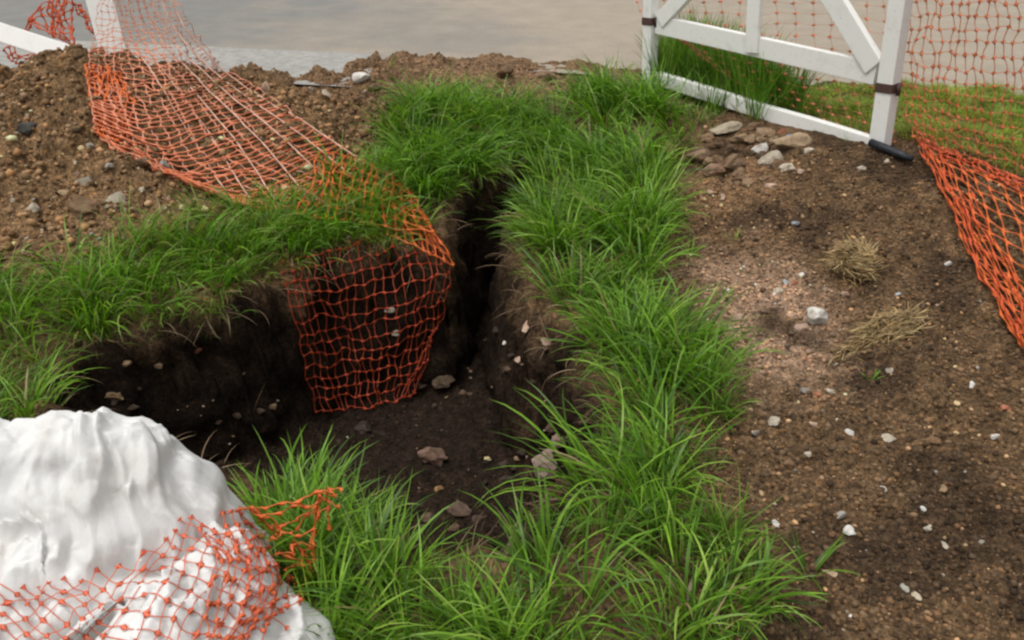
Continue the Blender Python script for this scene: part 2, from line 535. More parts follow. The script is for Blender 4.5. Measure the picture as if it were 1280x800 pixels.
VX[wsel] += amt * dxs / L_; VY[wsel] += amt * dys / L_
V = np.stack([VX.ravel(), VY.ravel(), Z.ravel()], 1)
ii = np.arange(ny_ * nx_).reshape(ny_, nx_)
F = np.stack([ii[:-1, :-1].ravel(), ii[:-1, 1:].ravel(), ii[1:, 1:].ravel(), ii[1:, :-1].ravel()], 1)
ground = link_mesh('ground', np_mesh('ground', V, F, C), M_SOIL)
tag(ground, 'bare brown earth with an open dark trench dug through it', kind='structure')

# ray-castable copy of the near ground
jy = np.where((GY > .7) & (GY < 6.2))[0]; jx = np.where(np.abs(GX) < 3.6)[0]
sub = ii[jy[0]:jy[-1] + 1:1, jx[0]:jx[-1] + 1:1]
smap = np.full(ny_ * nx_, -1); smap[sub.ravel()] = np.arange(sub.size)
SF = np.stack([smap[sub[:-1, :-1].ravel()], smap[sub[:-1, 1:].ravel()], smap[sub[1:, 1:].ravel()], smap[sub[1:, :-1].ravel()]], 1)
BVH = BVHTree.FromPolygons(V[sub.ravel()].tolist(), SF.tolist())

def ground_z(x, y):
    """Bilinear height of the finished ground."""
    x = np.asarray(x, float); y = np.asarray(y, float)
    i = np.clip(np.searchsorted(GX, x) - 1, 0, nx_ - 2); j = np.clip(np.searchsorted(GY, y) - 1, 0, ny_ - 2)
    u = (x - GX[i]) / (GX[i + 1] - GX[i]); v = (y - GY[j]) / (GY[j + 1] - GY[j])
    return (Z[j, i] * (1 - u) + Z[j, i + 1] * u) * (1 - v) + (Z[j + 1, i] * (1 - u) + Z[j + 1, i + 1] * u) * v

def ground_col(x, y):
    i = np.clip(np.searchsorted(GX, x), 0, nx_ - 1); j = np.clip(np.searchsorted(GY, y), 0, ny_ - 1)
    return C.reshape(ny_, nx_, 3)[j, i]

def hit(px, py, bvh=None):
    d = pixel_ray(px, py)
    r = (bvh or BVH).ray_cast(ORIGIN, d)
    return (r[0], r[1], r[3]) if r[0] is not None else None

# ------------------------------------------------------------------ road
def strip(name, mat, pts_near, pts_far, z, th=.0):
    n = len(pts_near)
    V = [(x, y, z) for x, y in pts_near] + [(x, y, z) for x, y in pts_far]
    F = [(i, i + 1, n + i + 1, n + i) for i in range(n - 1)]
    me = bpy.data.meshes.new(name); me.from_pydata(V, [], F); me.update()
    return link_mesh(name, me, mat, smooth=False)
xs = np.concatenate([np.linspace(-60, -4, 12), np.linspace(-3.5, 4, 40), np.linspace(5, 60, 12)])
jit = .018 * fbm(xs, xs * 0, 1.7, 3, 60)
road = strip('road', M_ROAD, [(x, EDGE(x) + j - (.20 if x > -1.1 else .0)) for x, j in zip(xs, jit)], [(x, EDGE(x) + 7.5) for x in xs], .300)
tag(road, 'worn pale grey asphalt road with brownish stains', kind='structure')
xg = np.linspace(-60, -.80, 60)
gut = strip('gutter', M_CONC, [(x, EDGE(x) - .74) for x in xg], [(x, EDGE(x) + .02 + .012 * math.sin(x * 5)) for x in xg], .304)
tag(gut, 'pale concrete gutter strip along the near edge of the road', kind='structure')

# ------------------------------------------------------------------ white woven bag
def build_bag():
    nx, ny = 440, 360
    ax = np.linspace(-1.75, -.30, nx); ay = np.linspace(.55, 1.60, ny)
    X, Y = np.meshgrid(ax, ay)
    Xw = X + .015 * fbm(X, Y, 6, 2, 70); Yw = Y + .02 * fbm(X, Y, 4, 2, 71)
    hx = np.interp(Xw, [-2.2, -1.3, -.965, -.925, -.835, -.80, -.71, -.695, -.645, -.612, -.575, -.53], [.46, .468, .478, .505, .506, .472, .418, .388, .355, .295, .2, 0])
    hf = np.interp(Yw, [.9, 1.05, 1.15, 1.21, 1.29, 1.33, 1.40, 1.45, 1.50], [.2, .38, .55, .66, .93, 1, .99, .85, 0])
    A = hx * hf
    def lump(cx, cy, rx, ry, h, p, rot):
        c, s = math.cos(rot), math.sin(rot)
        u = ((Xw - cx) * c + (Yw - cy) * s) / rx; v = (-(Xw - cx) * s + (Yw - cy) * c) / ry
        return h * np.sqrt(np.clip(1 - np.abs(u) ** p - np.abs(v) ** p, 0, 1))
    B = np.maximum.reduce([lump(-.63, 1.03, .275, .285, .295, 2.8, -.25), lump(-.575, 1.235, .105, .095, .305, 3.5, -.2), lump(-1.16, .95, .34, .25, .315, 2.6, .2),
                           lump(-.60, .74, .32, .25, .26, 2.6, 0), lump(-1.2, .72, .4, .25, .28, 2.6, 0)])
    H = np.maximum(A, B)
    def blur(H, k):
        for _ in range(k):
            P = np.pad(H, 1, mode='edge')
            H = (P[1:-1, 1:-1] * 2 + P[:-2, 1:-1] + P[2:, 1:-1] + P[1:-1, :-2] + P[1:-1, 2:]) / 6
        return H
    H = blur(H, 7)
    # hand-laid folds: pixel polylines dropped on the smooth bag, (height, half width, sharp side)
    Vb = np.stack([X.ravel(), Y.ravel(), H.ravel()], 1)
    ii = np.arange(nx * ny).reshape(ny, nx)
    Fb = np.stack([ii[:-1, :-1].ravel(), ii[:-1, 1:].ravel(), ii[1:, 1:].ravel(), ii[1:, :-1].ravel()], 1)
    bv = BVHTree.FromPolygons(Vb.tolist(), Fb.tolist())
    def world(pts):
        out = []
        for p in pts:
            h = hit(*p, bvh=bv)
            v = h[0] if h else at_z(*p, .3)
            out.append((v.x, v.y))
        return out
    folds = [
        ([(131, 528), (128, 550), (134, 590), (126, 640)], .016, .018, 1),
        ([(104, 530), (112, 580), (120, 640), (108, 690)], .014, .022, 0),
        ([(72, 575), (80, 625), (76, 690)], -.020, .020, 0),
        ([(140, 560), (160, 620), (168, 690)], .018, .016, -1),
        ([(165, 585), (186, 635), (192, 688)], -.018, .016, 0),
        ([(182, 548), (205, 590), (218, 660)], .014, .018, 1),
        ([(215, 575), (238, 620), (252, 655)], -.012, .014, 0),
        ([(0, 650), (28, 638), (44, 654), (50, 690)], .026, .016, 1),
        ([(-10, 668), (25, 655), (40, 668), (52, 730)], -.022, .014, 0),
        ([(55, 700), (70, 690), (62, 650)], .014, .016, 0),
        ([(228, 628), (242, 642), (248, 656)], -.022, .009, 0),
        ([(0, 585), (60, 572), (120, 575)], -.006, .012, 0),
        ([(0, 560), (70, 548), (100, 552)], .006, .015, 0),
        ([(70, 722), (98, 740), (128, 706), (170, 684), (235, 676), (275, 664)], -.020, .018, 0),
        ([(80, 806), (105, 778), (135, 752)], .016, .008, 0),
        ([(92, 806), (118, 780), (146, 756)], -.010, .010, 0),
        ([(150, 742), (165, 755), (190, 745)], -.018, .012, 0),
        ([(186, 780), (200, 745), (214, 700)], .014, .014, 1),
        ([(215, 790), (232, 750), (236, 705)], -.012, .014, 0),
        ([(262, 760), (270, 720), (264, 690)], .010, .016, -1),
        ([(270, 645), (300, 640), (328, 640), (332, 655)], .016, .014, 0),
        ([(275, 668), (310, 668), (332, 676)], -.014, .012, 0),
        ([(290, 790), (320, 745), (335, 700)], .012, .016, 1),
        ([(335, 800), (352, 760), (356, 715)], -.012, .014, 0),
        ([(0, 740), (35, 720), (60, 700)], .014, .018, 0),
        ([(0, 790), (40, 770), (70, 745)], .010, .020, 0),
        ([(10, 700), (50, 705)], -.008, .014, 0),
        ([(372, 800), (380, 770), (366, 730)], .012, .012, 0),
    ]
    G = np.zeros_like(H)
    wx = X + .010 * fbm(X, Y, 14, 2, 72); wy = Y + .010 * fbm(X, Y, 14, 2, 73)
    for pts, a, wd, sharp in folds:
        d, s = line_dist(wx, wy, world(pts))
        if sharp: wd = np.where(s == sharp, wd * .25, wd * 1.6)
        G += 1.45 * a * np.exp(-(d / wd) ** 1.4)
    m = sstep(0.02, .08, H)
    # slack-cloth creases: broad tension folds down the front, small crumples elsewhere
    n1 = perlin(X * 13 + 3 * Y + .4 * perlin(X * 6, Y * 6, 80), Y * 3.2, 74)
    G += .010 * (.32 - np.abs(n1)) * np.exp(-((Y - 1.24) / .13) ** 2)
    n2 = perlin(X * 9 + Y * 5, Y * 11 - X * 5, 75); n3 = perlin(X * 24 - Y * 9, Y * 20 + X * 11, 76)
    low = sstep(1.22, 1.12, Y)
    G += low * (.014 * (.28 - np.abs(n2)))
    wq = .006 * perlin(X * 12, Y * 12, 160)
    G += (1.25 + .6 * low) * (.042 * facets(X + wq, Y * .75 - wq, 5.5, 164, .9) + .034 * facets(X + wq, Y * .62 - wq, 11, 161, .9) + .012 * facets(X * .9 + .2 * Y, Y * .7, 22, 162, .9) + .0055 * facets(X, Y, 46, 163, .9))
    n4 = perlin(X * 34 + 9 * Y, Y * 22 - X * 6, 77); n5 = perlin(X * 60, Y * 52 + 20 * X, 78)
    G += .0020 * (.25 - np.abs(n4)) + .0010 * (.25 - np.abs(n5))
    for k, (ang, fa, fl, am) in enumerate([(.3, 24, 2.2, .020), (1.15, 20, 2.6, .020), (-.5, 28, 3.0, .017), (2.0, 36, 4.0, .012), (1.5, 48, 4.0, .009)]):
        c, s_ = math.cos(ang), math.sin(ang)
        p = (X + .02 * perlin(X * 4, Y * 4, 130 + k)) * c + Y * s_; q = -X * s_ + Y * c
        rr = np.clip(1 - np.abs(perlin(p * fa * .5, q * fl, 140 + k)) / .085, 0, 1)
        G += (-.55 if k % 2 else .35) * am * rr * sstep(-.2, .2, perlin(X * 5, Y * 5, 150 + k))
    Hf = H + G * m
    # let steep flanks hang out a little past the heap and tuck in below
    Xo = X + .02 * perlin(X * 5, Hf * 14, 79) * m; Yo = Y + .02 * perlin(Hf * 16, X * 7, 81) * m
    gz = base_z(X, Y)
    keep = H > .012
    V = np.stack([Xo.ravel(), Yo.ravel(), (Hf + gz - .012).ravel()], 1)
    k = keep.ravel()[Fb].all(1)
    F = Fb[k]
    used = np.unique(F); mp = np.full(len(V), -1); mp[used] = np.arange(len(used))
    V = V[used]; F = mp[F]
    root = link_mesh('bulk_bag', np_mesh('bulk_bag', V, F), M_BAG)
    tag(root, 'big slack white woven plastic bag lying crumpled beside the trench', 'bag')
    bv = BVHTree.FromPolygons(V.tolist(), F.tolist())
    # webbing strap lying across the near side
    sv, sf = [], []
    cl = [(66, 816), (84, 800), (102, 783), (120, 766), (138, 751), (150, 744)]
    for i, p in enumerate(cl):
        for k, o in enumerate((-6, 6)):
            h = hit(p[0] + o * .75, p[1] + o * .7, bv); d = pixel_ray(p[0] + o * .75, p[1] + o * .7)
            q = ORIGIN + d * (h[2] - .012 - .010 * math.sin(i / 5 * math.pi))
            sv += [q, q + d * .004]
    for i in range(len(cl) - 1):
        a = i * 4; b = a + 4
        sf += [(a, a + 2, b + 2, b), (a + 1, b + 1, b + 3, a + 3), (a, b, b + 1, a + 1), (a + 2, a + 3, b + 3, b + 2)]
    me = bpy.data.meshes.new('lifting_strap'); me.from_pydata([v[:] for v in sv], [], sf); me.update()
    link_mesh('lifting_strap', me, M_BAG, root)
    return root, bv
bag, BAG_BVH = build_bag()

# ------------------------------------------------------------------ white timber gates
def beam(name, a, b, wd, th, face, mat, parent, bev=.004, wob=.0):
    """A sawn timber from a to b; wd across the face, th through it; face = outward normal."""
    a = Vector(a); b = Vector(b)
    ax = (b - a).normalized(); f = Vector(face); f = (f - ax * f.dot(ax)).normalized(); s = ax.cross(f)
    bm = bmesh.new(); n = 7; rings = []
    rnd = random.Random(hash((round(a.x, 3), round(a.z, 3), round(b.x, 3))) & 0xffff)
    for i in range(n + 1):
        c = a.lerp(b, i / n) + s * rnd.uniform(-wob, wob) + f * rnd.uniform(-wob, wob)
        q = []
        for su, fu in ((-1, -1), (1, -1), (1, 1), (-1, 1)):
            q.append(bm.verts.new(c + s * su * wd / 2 + f * fu * th / 2))
        rings.append(q)
    for i in range(n):
        for k in range(4):
            bm.faces.new((rings[i][k], rings[i][(k + 1) % 4], rings[i + 1][(k + 1) % 4], rings[i + 1][k]))
    bm.faces.new(rings[0][::-1]); bm.faces.new(rings[-1])
    bmesh.ops.recalc_face_normals(bm, faces=bm.faces)
    es = [e for e in bm.edges if len(e.link_faces) == 2 and e.calc_face_angle(0) > .6]
    bmesh.ops.bevel(bm, geom=es, offset=bev, segments=2, profile=.6, affect='EDGES')
    me = bpy.data.meshes.new(name); bm.to_mesh(me); bm.free()
    inv = parent.matrix_world.inverted() if parent else Matrix()
    o = link_mesh(name, me, mat, parent, smooth=False)
    if parent is not None:
        me.transform(Matrix.Translation(-parent.location))
    return o

def rod(name, pts, radii, mat, parent, seg=12):
    bm = bmesh.new(); rings = []
    for i, p in enumerate(pts):
        p = Vector(p); t = (Vector(pts[min(i + 1, len(pts) - 1)]) - Vector(pts[max(i - 1, 0)])).normalized()
        u = t.orthogonal().normalized(); v = t.cross(u)
        rings.append([bm.verts.new(p + (u * math.cos(a) + v * math.sin(a)) * radii[i]) for a in [2 * math.pi * k / seg for k in range(seg)]])
    for i in range(len(rings) - 1):
        for k in range(seg):
            bm.faces.new((rings[i][k], rings[i][(k + 1) % seg], rings[i + 1][(k + 1) % seg], rings[i + 1][k]))
    bm.faces.new(rings[0][::-1]); bm.faces.new(rings[-1])
    bmesh.ops.recalc_face_normals(bm, faces=bm.faces)
    me = bpy.data.meshes.new(name); bm.to_mesh(me); bm.free()
    if parent is not None: me.transform(Matrix.Translation(-parent.location))
    return link_mesh(name, me, mat, parent)

# gate plane: right post foot and left post foot
YR, YL = 3.53, 4.64
gR = at_y(1103, 180, YR); gL = at_y(813, 130, YL)
gdir = Vector((gR.x - gL.x, gR.y - gL.y, 0)); GLEN = gdir.length; gdir.normalize()
gn = Vector((gdir.y, -gdir.x, 0))
if gn.y > 0: gn = -gn
def on_gate(px, py, off=0.0):
    """Point of the gate's plane seen at a pixel, moved off metres towards the viewer."""
    d = pixel_ray(px, py)
    p0 = Vector((gL.x, gL.y, 0)) + gn * off
    t = (p0 - ORIGIN).dot(gn) / d.dot(gn)
    return ORIGIN + d * t
gate = empty('garden_gate', (gR.x, gR.y, gR.z))
bpy.context.view_layer.update()
tag(gate, 'open white timber gate with cross braces standing on the soil by the road', 'gate')
def up_to(p, z, q):
    t = (z - p.z) / (q.z - p.z); return p + (q - p) * t
pr0, pr1 = on_gate(1100, 178), on_gate(1126, 0)
pr0 = pr0 - (pr1 - pr0) * .12
beam('post', pr0, up_to(pr0, 1.45, pr1), .072, .062, gn, M_WOOD, gate)
pl0, pl1 = on_gate(811, 132), on_gate(814, 0)
pl0 = pl0 - (pl1 - pl0) * .25
beam('post', pl0, up_to(pl0, 1.45, pl1), .062, .058, gn, M_WOOD, gate)
OFF = -.012
beam('rail', on_gate(822, 30, OFF), on_gate(1097, 92, OFF), .092, .036, gn, M_WOOD, gate)
beam('rail', on_gate(822, 98, OFF), on_gate(1100, 183, OFF), .068, .042, gn, M_WOOD, gate, wob=.003)
pt0 = on_gate(940, 66, .010); pt1 = on_gate(944, 0, .010)
beam('picket', pt0, up_to(pt0, 1.3, pt1), .072, .024, gn, M_WOOD, gate)
b0 = on_gate(1094, 84, -.004); b1 = on_gate(1043, 0, -.004)
beam('brace', b0, up_to(b0, 1.25, b1), .088, .036, gn, M_WOOD, gate)
b0 = on_gate(826, 26, -.004); b1 = on_gate(850, 0, -.004)
beam('brace', b0, up_to(b0, 1.0, b1), .080, .036, gn, M_WOOD, gate)
def strap(px, py, p0, p1, wd, th):
    c = on_gate(px, py); ax = (p1 - p0).normalized()
    c = p0 + ax * (c - p0).dot(ax)
    beam('hinge_strap', c - ax * .019, c + ax * .019, wd + .007, th + .007, gn, M_IRON, gate, bev=.002)
    rod('hinge_pin', [c + gdir * (wd / 2 + .012) - ax * .024, c + gdir * (wd / 2 + .012) + ax * .026], [.009, .009], M_IRON, gate)
strap(1110, 109, pr0, pr1, .072, .062)
strap(813, 26, pl0, pl1, .062, .058)
e0 = on_gate(1088, 178, .062); e1 = at_z(1140, 199, e0.z - .015)
rod('pole_end', [e0, e0.lerp(e1, .3), e0.lerp(e1, .7), e1], [.017, .018, .0165, .012], M_BLACK, gate)

# barricade behind the heap, upper left
bar = empty('barricade', at_z(150, 95, .42))
bpy.context.view_layer.update()
tag(bar, 'white timber barricade half buried behind the soil heap', 'barricade')
q0, q1 = at_y(153, 100, 4.42), at_y(126, 0, 4.52)
beam('post', q0 - (q1 - q0) * .2, q0 + (q1 - q0) * 1.9, .130, .06, (.2, -1, .1), M_WOOD, bar)
r0, r1 = at_y(-40, 27, 4.62), at_y(128, 82, 4.34)
beam('rail', r0 + (r0 - r1) * .3, r1, .095, .045, (.2, -1, .35), M_WOOD, bar)

# ------------------------------------------------------------------ orange barrier nets
class Net:
    def __init__(s): s.V = []; s.F = []; s.C = []; s.n = 0
    def strand(s, P, R, colr, flat=1.7):
        """P (n,3) centre line, R (n) half widths -> a flat three-sided strip."""
        n = len(P)
        if n < 2: return
        T = np.gradient(P, axis=0); T /= np.linalg.norm(T, axis=1)[:, None] + 1e-9
        view = P - np.array(ORIGIN); nrm = -view / np.linalg.norm(view, axis=1)[:, None]
        nrm = nrm * .4 + np.array([0, -.3, .8])
        S = np.cross(T, nrm); S /= np.linalg.norm(S, axis=1)[:, None] + 1e-9
        N = np.cross(S, T)
        ring = np.stack([P - S * (R * flat)[:, None] - N * (R * .45)[:, None], P + S * (R * flat)[:, None] - N * (R * .45)[:, None], P + N * (R * .75)[:, None]], 1)
        s.V.append(ring.reshape(-1, 3)); s.C.append(np.repeat(colr, 3, axis=0))
        i = np.arange(n - 1)[:, None] * 3 + s.n; k = np.arange(3); k2 = (k + 1) % 3
        a = i + k; b = i + k2; c = b + 3; d = a + 3
        s.F.append(np.stack([a.ravel(), b.ravel(), c.ravel(), d.ravel()], 1)); s.n += n * 3
    def patch(s, ctrl, nu, nv, col, lift=.02, bvhs=None, jit=.006, rn=.0032, rm=.0013, sub=3, drop=0.0, rmv=None, colv=None, nj=0.0, rows_on=True, rscale=None, diag=False, wid_u=1.0, wid_v=1.0, clamp=True, seed=0, pj=2.0, fade=None):
        """ctrl: rows of (px, py) or (px, py, y); smooth grid, laid on whatever lies under it."""
        rows, cols = len(ctrl), len(ctrl[0])
        bv = bvhs or [BVH]
        def cast(px, py):
            best = None
            for b in bv:
                h = hit(px, py, b)
                if h and (best is None or h[2] < best): best = h[2]
            return best
        G = np.zeros((rows, cols, 3))
        for r in range(rows):
            for c in range(cols):
                q = ctrl[r][c]
                d = pixel_ray(q[0], q[1])
                if len(q) > 2: t = q[2] / d.y
                else:
                    t = cast(q[0], q[1]); t = (t - lift) if t else 4.0
                G[r, c] = (q[0], q[1], t)
        def cr(A, m, axis):
            A = np.moveaxis(A, axis, 0); k = len(A)
            A = np.concatenate([(2 * A[:1] - A[1:2]), A, (2 * A[-1:] - A[-2:-1])])
            x = np.linspace(0, k - 1, m); i = np.minimum(x.astype(int), k - 2); t = (x - i).reshape(-1, *[1] * (A.ndim - 1))
            p0, p1, p2, p3 = A[i], A[i + 1], A[i + 2], A[i + 3]
            o = .5 * (2 * p1 + (p2 - p0) * t + (2 * p0 - 5 * p1 + 4 * p2 - p3) * t * t + (3 * p1 - p0 - 3 * p2 + p3) * t ** 3)
            return np.moveaxis(o, 0, axis)
        mu, mv = nu * sub + 1, nv * sub + 1
        G = cr(cr(G, mv, 0), mu, 1)
        r = np.random.default_rng(100 + seed)
        gu, gv = np.meshgrid(np.linspace(0, nu, mu), np.linspace(0, nv, mv))
        G[..., 0] += pj * (perlin(gu * .45, gv * .45, 90 + seed) * 2.2 + perlin(gu * 1.1, gv * 1.1, 91 + seed))
        G[..., 1] += pj * (perlin(gu * .45, gv * .45, 92 + seed) * 2.2 + perlin(gu * 1.1, gv * 1.1, 93 + seed))
        if nj:
            J = r.normal(0, nj, (nv + 1, nu + 1, 2)); q = np.linspace(0, 1, sub + 1)
            JJ = np.stack([np.interp(np.arange(mu) / sub, np.arange(nu + 1), J[a_, :, b_]) for a_ in range(nv + 1) for b_ in (0, 1)]).reshape(nv + 1, 2, mu)
            for b_ in (0, 1):
                for c_ in range(mu): G[:, c_, b_] += np.interp(np.arange(mv) / sub, np.arange(nv + 1), JJ[:, b_, c_])
        P = np.zeros((mv, mu, 3))
        for j in range(mv):
            for i in range(mu):
                px, py, t = G[j, i]
                d = pixel_ray(px, py)
                t += jit * perlin(gu[j, i] * .6, gv[j, i] * .6, 95 + seed) * 3
                if clamp:
                    h = cast(px, py)
                    if h: t = min(t, h - .007)
                P[j, i] = ORIGIN + d * t
        def colour(shape_u, shape_v, col=col):
            base = np.array(col)
            c = np.tile(base, (len(shape_u), 1))
            if fade is not None:
                t = fade(shape_u / nu, shape_v / nv)[:, None]
                c = c * (1 - t) + np.array(FADED) * t
            return c * (1 + .25 * perlin(shape_u * .9, shape_v * .9, 96 + seed))[:, None]
        if diag:
            for fam in (1, -1):
                for st in range(-nv, nu + 1):
                    if r.random() < drop: continue
                    kk = np.arange(mv); ci = (st * sub + kk) if fam == 1 else ((st + nv) * sub - kk)
                    okk = (ci >= 0) & (ci < mu)
                    if okk.sum() < 4: continue
                    kk, ci = kk[okk], ci[okk]
                    R = np.where(kk % sub == 0, rn, rm).astype(float)
                    s.strand(P[kk, ci], R, colour(gu[kk, ci], gv[kk, ci]))
            return
        for j in range(nv + 1):
            row = P[j * sub]; R = rm * wid_u * np.ones(mu); R[::sub] = rn; R = R * (1 + .18 * perlin(gu[j * sub] * 2.1, gv[j * sub] * 3.3, 97))
            if r.random() < drop or not rows_on: continue
            if rscale: R = R * rscale(j / nv)
            s.strand(row, R, colour(gu[j * sub], gv[j * sub]))
        for i in range(nu + 1):
            colm = P[:, i * sub]; R = (rmv or rm) * wid_v * np.ones(mv); R[::sub] = rn if rmv is None else rmv * 1.5; R = R * (1 + .18 * perlin(gu[:, i * sub] * 3.1, gv[:, i * sub] * 2.3, 98))
            if r.random() < drop: continue
            if rscale: R = R * np.array([rscale(q_) for q_ in np.linspace(0, 1, mv)])
            s.strand(colm, R, colour(gu[:, i * sub], gv[:, i * sub], colv or col))
        # node pads: a short thick dash at every crossing
        return P[::sub, ::sub]
    def build(s, name):
        return link_mesh(name, np_mesh(name, np.concatenate(s.V), np.concatenate(s.F), np.concatenate(s.C)), M_NET)

ORANGE = (.80, .190, .045); RED = (.70, .120, .035); FADED = (.86, .40, .25); SALMON = (.84, .27, .13)

# left net: from the barrier over the heap, the grass and down the trench wall
n = Net()
n.patch([[(128, -40, 4.32), (152, -40, 4.32), (185, -40, 4.44), (212, -40, 4.5)],
         [(120, 40, 4.28), (160, 35, 4.28), (205, 30, 4.36), (237, 28, 4.42)],
         [(110, 84), (165, 90), (225, 92), (272, 76)],
         [(116, 130), (185, 150), (255, 135), (332, 118)],
         [(126, 172), (215, 208), (300, 190), (392, 160)],
         [(190, 205), (285, 242), (370, 225), (440, 192)],
         [(262, 240), (345, 262), (425, 250), (492, 226)]],
        15, 62, (.86, .25, .105), lift=.030, seed=1, rn=.0060, rm=.0021, rmv=.0016, colv=(.88, .52, .38), nj=1.1, sub=4, drop=.04, pj=2.4, rscale=lambda v: .45 + .55 * float(sstep(.12, .38, v)), fade=lambda u, v: .85 * sstep(.95, .12, v) * (.6 + .4 * u))
n.patch([[(138, -30, 4.38), (160, -30, 4.38), (178, -30, 4.40), (200, -30, 4.44)],
         [(165, 50, 4.3), (190, 50, 4.3), (212, 46, 4.32), (236, 40, 4.36)],
         [(192, 92), (230, 100), (270, 104), (300, 104)],
         [(232, 160), (290, 170), (345, 165), (392, 160)],
         [(284, 243), (350, 258), (430, 246), (485, 222)]], 6, 24, (.9, .56, .42), lift=.045, seed=21, rn=.0018, rm=.0018, pj=1.2, rows_on=False, colv=(.9, .58, .44), rmv=.0019)
# a second, torn layer bunched up on the top of the heap
n.patch([[(108, 80), (130, 84), (150, 92)], [(112, 120), (135, 124), (165, 128)], [(124, 168), (140, 172), (160, 172)]],
        9, 11, ORANGE, lift=.04, seed=2, rn=.0058, rm=.0026, pj=4)
n.patch([[(400, 190), (440, 195), (480, 215), (515, 240)],
         [(390, 225), (430, 232), (475, 245), (528, 268)],
         [(372, 268), (420, 276), (474, 282), (545, 290)]],
        13, 6, ORANGE, lift=.11, seed=3, pj=3, rn=.0055, rm=.0022)
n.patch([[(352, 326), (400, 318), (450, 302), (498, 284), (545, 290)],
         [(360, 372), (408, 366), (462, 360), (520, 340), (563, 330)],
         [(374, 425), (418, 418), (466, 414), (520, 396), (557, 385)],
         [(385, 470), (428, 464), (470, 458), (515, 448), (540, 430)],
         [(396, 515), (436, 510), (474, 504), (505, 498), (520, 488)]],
        19, 13, (.56, .075, .024), lift=.035, seed=4, rn=.0060, rm=.0011, rmv=.0013, colv=(.50, .09, .04), nj=.8, pj=3.4, jit=.012, sub=4)  # same orange net; trench shade painted in as a darker red
n.patch([[(470, 232), (500, 240), (528, 262)], [(478, 262), (515, 275), (548, 296)], [(486, 292), (530, 312), (566, 332)]],
        8, 5, ORANGE, lift=.075, seed=5, pj=3, rn=.0055, rm=.0020)
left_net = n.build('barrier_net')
tag(left_net, 'long faded orange plastic net trailing from the heap down the trench wall', 'safety net', 'orange plastic barrier nets')

# torn net hanging behind the left barrier
n = Net()
n.patch([[(66, -30, 4.7), (80, -30, 4.66), (92, -30, 4.62)], [(62, 20, 4.66), (74, 20, 4.6), (88, 20, 4.6)], [(66, 45, 4.6), (82, 52, 4.56), (98, 66, 4.5)]], 5, 9, RED, seed=6, rn=.005, rm=.0022, pj=4, clamp=False)
n.patch([[(28, 42, 4.72), (50, 8, 4.72), (72, 0, 4.7)], [(36, 38, 4.7), (54, 20, 4.7), (76, 20, 4.66)], [(38, 30, 4.7), (62, 40, 4.66), (72, 45, 4.64)]], 4, 4, RED, seed=7, rn=.005, rm=.002, pj=4, clamp=False)
n.patch([[(92, 4, 4.66), (100, 6, 4.6)], [(104, 26, 4.6), (110, 22, 4.58)], [(122, 46, 4.56), (128, 40, 4.54)]], 2, 7, RED, seed=8, rn=.005, rm=.002, pj=3, clamp=False)
n.patch([[(4, 62, 4.72), (16, 56, 4.72)], [(18, 78, 4.68), (28, 70, 4.68)], [(34, 84, 4.64), (52, 68, 4.64)]], 2, 5, RED, seed=9, rn=.005, rm=.002, pj=3, clamp=False)
hang = n.build('barrier_net')
tag(hang, 'torn red orange net scraps hanging behind the left white barrier', 'safety net', 'orange plastic barrier nets')

# right net: hung behind the gate and across to the right, its foot bunched on the soil
n = Net()
def gy(px, py, off=-.07):
    v = on_gate(px, py, off); return (px, py, v.y)
n.patch([[gy(790, -40), gy(880, -40), gy(990, -40), gy(1100, -40)],
         [gy(800, 12), gy(885, 30), gy(995, 30), gy(1108, 40)],
         [gy(830, 36), gy(905, 80), gy(1000, 95), gy(1112, 110)],
         [gy(856, 52), gy(950, 122), gy(1030, 150), gy(1118, 176)]],
        15, 15, ORANGE, seed=10, rn=.0052, rm=.0005, pj=2.2, sub=6, clamp=True, fade=lambda u, v: .50 + 0 * u)
cR = at_z(1310, 236, .29)
n.patch([[gy(1128, -60), (1190, -60, 3.40), (1255, -60, 3.26), (1330, -60, 3.10)],
         [gy(1126, 30), (1184, 30, 3.40), (1250, 30, 3.27), (1326, 30, 3.12)],
         [gy(1128, 110), (1182, 120, 3.40), (1245, 130, 3.28), (1320, 140, 3.14)],
         [gy(1142, 172), (1190, 190, 3.40), (1248, 212, 3.28), (1318, 240, 3.14)]],
        17, 17, ORANGE, seed=11, rn=.0056, rm=.0010, pj=3.4, sub=6, nj=1.2, clamp=True, fade=lambda u, v: .45 - .25 * v)
n.patch([[(1144, 168), (1185, 186), (1240, 210), (1325, 236)],
         [(1160, 198), (1205, 222), (1262, 250), (1330, 285)],
         [(1186, 250), (1222, 278), (1276, 312), (1340, 345)],
         [(1216, 316), (1250, 340), (1298, 376), (1350, 410)],
         [(1250, 382), (1280, 405), (1312, 430), (1360, 460)],
         [(1288, 448), (1305, 460), (1340, 480), (1380, 500)]],
        9, 17, ORANGE, lift=.04, seed=12, rn=.0046, rm=.0014, pj=3.4, nj=1.5)
n.patch([[(1140, 150), (1152, 165), (1170, 176)],
         [(1156, 196), (1176, 210), (1205, 222)],
         [(1186, 252), (1204, 264), (1236, 285)],
         [(1218, 320), (1236, 334), (1268, 350)],
         [(1252, 386), (1268, 396), (1296, 410)],
         [(1288, 450), (1300, 456), (1330, 470)]],
        5, 15, RED, lift=.055, seed=13, rn=.0042, rm=.0013, pj=4.0, nj=1.5)
n.patch([[(1150, 176), (1200, 194), (1250, 214), (1310, 238)], [(1156, 186), (1204, 206), (1254, 226), (1312, 252)]],
        14, 3, RED, lift=.05, seed=14, rn=.0048, rm=.0016, pj=4.0, nj=1.5)
right_net = n.build('barrier_net')
tag(right_net, 'orange plastic net tied behind the white gate and bunched along the right side', 'safety net', 'orange plastic barrier nets')

